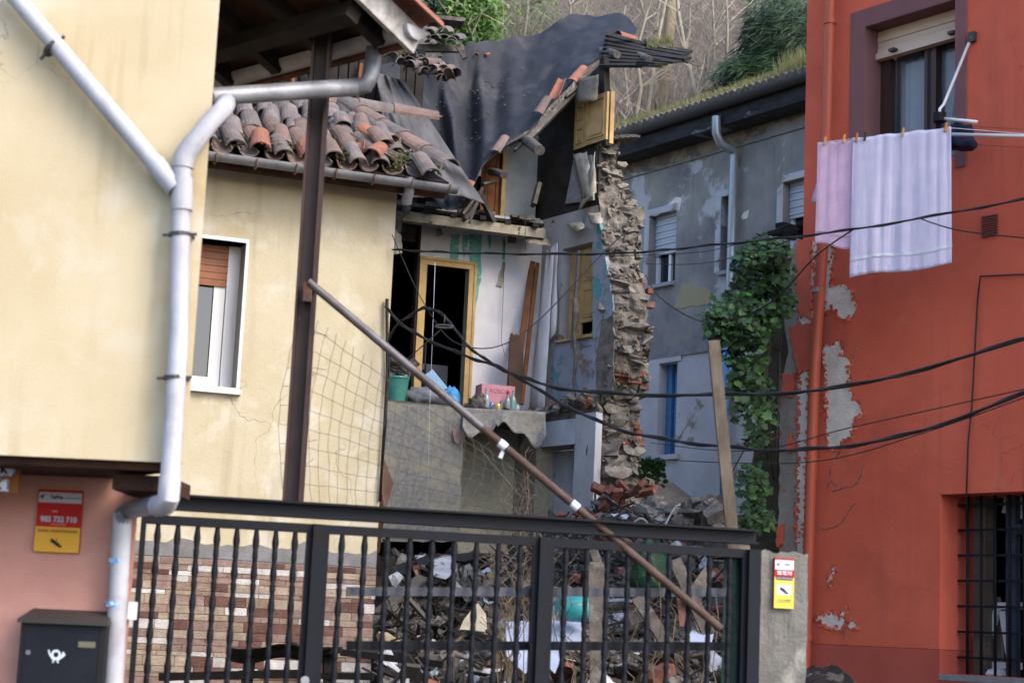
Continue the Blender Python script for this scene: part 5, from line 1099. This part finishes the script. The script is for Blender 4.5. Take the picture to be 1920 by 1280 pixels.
# small fragments
m=M()
for i in range(11000):
    x,y=spot(); s=R(.006,.04); q=V((x,y,hz_(x,y)+s*.3)); t=rrot(); m.box(q,t@V((s,0,0)),t@V((0,s*R(.4,1),0)),t@V((0,0,s*R(.2,.7))))
tag(O('rubble_fragments',m,slabm),'small loose fragments scattered over the rubble mound','rubble',kind='stuff')
m=M()
for i in range(1500):
    x,y=spot(); q=V((x,y,hz_(x,y)+R(0,.08))); t=rrot(); l=R(.05,.28); m.box(q,t@V((l,0,0)),t@V((0,R(.005,.018),0)),t@V((0,0,R(.002,.008))))
tag(O('timber_splinters',m,mat('dark_splinters',S('5d554e',.6),S('3d3733',.55),6,fine=.2)),'splintered laths and sticks tangled over the rubble mound','splinters',kind='stuff')
m=M()
for i in range(130):
    x,y=spot(); q=V((x,y,hz_(x,y)+R(.02,.1))); t=rrot(); s=R(.05,.16)
    m.grid(3,3,lambda a,b:q+t@V(((a-.5)*s*2,(b-.5)*s*1.3,s*.5*math.sin(a*3+b*2)+R(-.01,.01))))
tag(O('paper_scraps',m,pale),'torn pale paper and plastic scraps caught in the rubble','scraps',kind='stuff')
# distinct things in the rubble
def onm(px,py):
    for i in range(300):
        Y=10.6+i*.035; q=P(px,py,Y)
        if q.z<hz_(q.x,Y): return q
    return P(px,py,18)
q=P(1072,1140,12.6); cy=mat('cyan_plastic',S('3aa8ae',.8),S('2f959c',.8),4,rough=.35,bump=.05)
ax=V((.95,.25,-.03)).normalized(); c0=q-ax*.1; mm=M(); k=18
for t_,r in ((0,.0),(0,.095),(.22,.09),(.22,.08),(.02,.08)):
    for j in range(k):
        a=2*math.pi*j/k; y_=ax.orthogonal().normalized(); z_=ax.cross(y_); mm.v.append(c0+ax*t_+y_*(r*math.cos(a))+z_*(r*math.sin(a)))
for i in range(4):
    for j in range(k): mm.f.append((i*k+j,i*k+(j+1)%k,(i+1)*k+(j+1)%k,(i+1)*k+j))
tag(O('bucket',mm,cy,smooth=True,autos=40),'cyan plastic bucket lying on its side in the rubble','bucket')
def sheet(pts,Y0,Y1,label,cat,name,mt,th=.015,j=3):
    n=len(pts); ym=min(p[1] for p in pts); yM=max(p[1] for p in pts); m=M()
    m.prism([P(x,y,Y0+(Y1-Y0)*(yM-y)/(yM-ym)) for x,y in jag(pts,j,18)],V((0,-1,.3))*-th); tag(O(name,m,mt),label,cat)
blu=mat('white_sheet',S('b9c5de',.7),S('a3b0cf',.66),5,bump=.2,fine=.05)
sheet([(950,1165),(1092,1158),(1095,1200),(1062,1210),(1040,1262),(1010,1240),(985,1262),(948,1225)],12.0,12.9,'large white board leaning in the rubble behind the middle gate leaf','board','white_board',blu)
sheet([(1290,1190),(1300,1178),(1312,1188),(1325,1175),(1340,1185),(1335,1205),(1315,1212),(1295,1208)],12.2,12.5,'white torn scrap under the diagonal pole in the rubble','scrap','white_scrap',blu)
sheet([(812,1050),(850,1042),(858,1068),(835,1085),(812,1080)],16.5,17.2,'white plaster sheet on top of the left rubble','sheet','plaster_sheet',pale)
sheet([(880,1145),(895,1128),(912,1150),(915,1185),(890,1182),(862,1178)],14.5,15.0,'cream torn sheet hanging in the middle of the rubble','sheet','torn_sheet',mat('cream_sheet',S('c9c0a8',.8),S('b0a48a',.8),6,bump=.4))
sheet([(728,1060),(800,1040),(920,1035),(915,1046),(850,1050),(770,1070),(728,1090)],17.2,17.8,'charred timber lying across the top of the left rubble','timber','charred_timber',dk,.12)
lump('green_sack',P(1222,1072,14.5),.17,.13,.24,mat('green_sack',S('23563c',.65),S('163a2a',.6),8,rough=.5,bump=.8,bs=30),9,.3,'dark green plastic sack sunk in the rubble','sack')
tag(O('upright_board',M().bar(P(1118,1055,12.4),P(1122,1320,12.0),.11,.03,(0,1,0)),greyw),'grey weathered board standing upright behind the right gate leaf','board')
tag(O('broken_board',M().bar(P(1112,1030,12.6),P(1135,1090,12.5),.06,.03,(0,1,0)),greyw),'short broken board above the upright grey board','board')
for i,(a,b,lb) in enumerate((((1195,1120),(1260,1220),'grey slanting plank left of the red panel'),((1265,1050),(1330,1190),'pale grey plank slanting under the pole end'),((1330,1070),(1290,1130),'grey plank tilted beside the green strip'),((690,1120),(735,1045),'dark beam leaning at the left edge of the rubble'),((700,1040),(730,1110),'black board leaning below the bent pinkish board'))):
    tag(O('leaning_plank',M().bar(P(*a,12.6+i*.05 if i<3 else 15.2),P(*b,12.4 if i<3 else 15.4),.09,.04,(0,-1,.2)),greyw if i<3 else dk),lb,'plank')
tag(O('reddish_board',M().bar(P(1280,1120,12.5),P(1285,1175,12.4),.08,.02,(0,1,0)),rosy),'small reddish board standing below the diagonal pole','board')
blkf=E('black_bench','black metal bench frame lying in front of the stone cladding','bench',P(600,1275,13.4))
for a,b,wd in (((430,1222),(640,1218),.05),((640,1222),(830,1245),.05),((300,1268),(560,1262),.06),((450,1262),(700,1268),.05),((470,1225),(460,1300),.05),((615,1225),(618,1300),.05),((545,1210),(600,1235),.06)):
    O('bar',M().bar(P(*a,13.4),P(*b,13.3),.08,wd),void,blkf)
m=M().grid(20,6,lambda a,b:P(430+a*190,1212+b*26+6*math.sin(a*9),13.2+.3*b)); O('cover',m,void,blkf)
# dry weeds
m=M()
for i in range(46):
    x=random.choice((R(930,1010),R(940,960),R(1050,1090),R(1180,1360))); Y=R(11.5,13.5); y0=1300; a=P(x,y0,Y); h=R(.3,1.0) if x>1040 else R(.6,1.7)
    pts=[a+V((R(-.05,.05)*k,R(-.03,.03)*k,h*k/5)) for k in range(6)]; m.tube(pts,[.005,.005,.004,.004,.003,.002],4,False)
    for k in range(3,6):
        for s in range(2): b=pts[k]; m.tube([b,b+V((R(-.12,.12),R(-.08,.08),R(.02,.12)))],.0022,3,False)
tag(O('dry_weeds',m,mat('dry_stem',S('6a5f50',.6),S('857660',.6),3)),'dry weed stems growing through the rubble behind the gate','weeds',kind='stuff')
tag(O('curly_wire',M().tube([P(1150+i*6,985+14*math.sin(i*.55)-(i>14)*(i-14)*4,9.4) for i in range(22)],.004,5),zinc,smooth=True),'pale wire curling above the gate beam','wire')
# brick pile at foot of the broken wall
for i in range(14):
    px=R(1125,1225); py=R(905,965); q=P(px,py,20.2+R(0,.5)); o=piece('brick',random.choice(BRK),None,q,rrot(),(.24,.12,.07)); tag(o,'loose orange brick at the foot of the broken stone wall','brick','loose bricks below the broken wall')
for i in range(22):
    px=R(1215,1345); py=R(950,995); q=P(px,py,19.8+R(0,.4)); o=piece('stone',random.choice(ROCK),None,q,rrot(),(R(.15,.4),R(.12,.3),R(.1,.2))); tag(o,'grey block in the rubble bank between the stone wall and timber post','stone','blocks in the alley rubble bank')
m=M().grid(30,10,lambda a,b:P(1105+a*260,1030-b*85+18*math.sin(a*5)*b+8*noise.noise(V((a*9,b*5,0))),19.6+b*1.6)); tag(O('rubble_bank',m,rubm),'bank of crushed masonry at the foot of the broken wall','rubble',kind='stuff')
# ---------------------------------------------------------------- hillside woods
def stem(m,q,h,r,lean,k=6,sides=4,wig=.12):
    pts=[q+V((lean[0]*t*t*h+R(-wig,wig)*t,lean[1]*t*h+R(-wig,wig)*t,h*t)) for t in [i/k for i in range(k+1)]]
    m.tube(pts,[r*(1-.75*i/k) for i in range(k+1)],sides,False); return pts
def hillp(px,Y):
    x=(px-960)/F_PX*Y*1.02; return V((x,Y,gz(x,Y)-.2))
m=M()
for i in range(3400):
    Y=R(35.5,50); q=hillp(R(700,1560),Y); ln=(R(-.35,.35),R(-.3,.1)); pts=stem(m,q,R(1.6,5.0),R(.007,.017),ln,5,3,.18)
    for k in range(2,6):
        for s in range(2): b=pts[k]; m.tube([b,b+V((R(-.5,.5),R(-.3,.3),R(.15,.7)))],[.008,.003],3,False)
tag(O('thicket',m,twigm),'dense thicket of bare grey brown twigs covering the hillside','thicket',kind='stuff')
words=['leaning pale sapling','slim forked sapling','bare grey sapling','tall thin bare tree']
tx=[1160,1175,1190,1215,1236,1285,1310,1330,1365,1400,1430,1060,1010,960,900]
for i,px in enumerate(tx):
    Y=R(35.6,39); q=hillp(px,Y); t=E('bare_tree','%s standing on the hillside, number %s from the left above the roofs'%(words[i%4],['twelve','thirteen','fourteen','fifteen','sixteen','seventeen','eighteen','nineteen','twenty','twenty one','twenty two','four','three','two','one'][i]),'tree',q,'bare trees on the hillside')
    m=M(); h=R(6,9); pts=stem(m,q,h,R(.05,.085),(R(-.15,.15),R(-.1,.1)),9,6,.15); O('trunk',m,bark,t,smooth=True)
    m=M()
    for k in range(3,10):
        for s in range(3):
            b=pts[k]; d=V((R(-1,1),R(-.6,.6),R(.3,1.2))); e_=b+d*R(.5,1.3); m.tube([b,b.lerp(e_,.5)+V((0,0,-.05)),e_],[.022,.014,.005],4,False)
            for z_ in range(3): f_=b.lerp(e_,R(.3,1)); m.tube([f_,f_+V((R(-.4,.4),R(-.3,.3),R(.1,.5)))],[.007,.003],3,False)
    O('branches',m,bark,t)
pol=E('wooden_pole','stout pale trunk standing behind the broken roof end','tree',hillp(1240,37)); O('trunk',M().tube([P(1222,330,37),P(1236,230,37),P(1250,100,37),P(1262,-20,37)],[.16,.15,.13,.12],9),mat('yellow_bark',S('a39880',.65),S('857a60',.6),2,(.35,.65),S('9a8a4c',.6),3,(.55,.65),bump=.5),pol,smooth=True)
def bush(px,py,Y,rx,rz,n,mt,label,s=(.05,.13),name='shrub',nd=0):
    c=P(px,py,Y); t=E(name,label,'bush',V((c.x,c.y,c.z-rz))); m=M()
    for i in range(n):
        d=V((random.gauss(0,1),random.gauss(0,1),random.gauss(0,1))).normalized()*R(.35,1)**.6; lump_=1+.35*noise.noise(d*2.5+V((px,0,0))); q=c+V((d.x*rx*lump_,d.y*rx*lump_,d.z*rz*lump_))
        a=V((R(-1,1),R(-1,1),R(-.6,.8))).normalized(); b=a.orthogonal().normalized(); z_=R(*s)
        if nd: a=V((-.6+R(-.5,.5),R(-.5,.3),-.45+R(-.4,.5))).normalized(); b=a.orthogonal().normalized()*.16; z_*=2.2
        m.add([q,q+a*z_*.5+b*z_*.3,q+a*z_,q+a*z_*.5-b*z_*.3],[(0,1,2,3)])
    O('crown',m,mt,t); O('stem',M().tube([V((c.x,c.y,c.z-rz*1.3)),c],[.08,.04],6),bark,t)
bush(880,40,36,.75,1.0,5200,leafb,'bright green leafy shrub above the roof corner',(.07,.16)); bush(845,20,37,.6,.9,3000,leafd,'dark evergreen shrub behind the roof corner',(.07,.16))
bush(975,25,40,1.0,.8,2200,leafb,'pale green bush behind the top of the tarpaulin',(.05,.12)); bush(1185,255,36,.5,.4,1100,leafd,'low dark shrub beside the attic shutters',(.05,.12)); bush(1265,235,37,.5,.4,1000,leafb,'low green shrub above the grey house gutter',(.05,.12))
for (px,py,rx,rz,n,lb) in ((1480,80,1.0,1.1,5200,'feathery dark green conifer bough beside the red building'),(1430,150,.9,.6,3600,'dark green conifer bough sloping over the grey house roof'),(1385,205,.6,.4,1500,'low dark conifer tip above the mossy roof')): bush(px,py,35.2,rx,rz,n,leafd,lb,(.08,.2),'conifer',1)
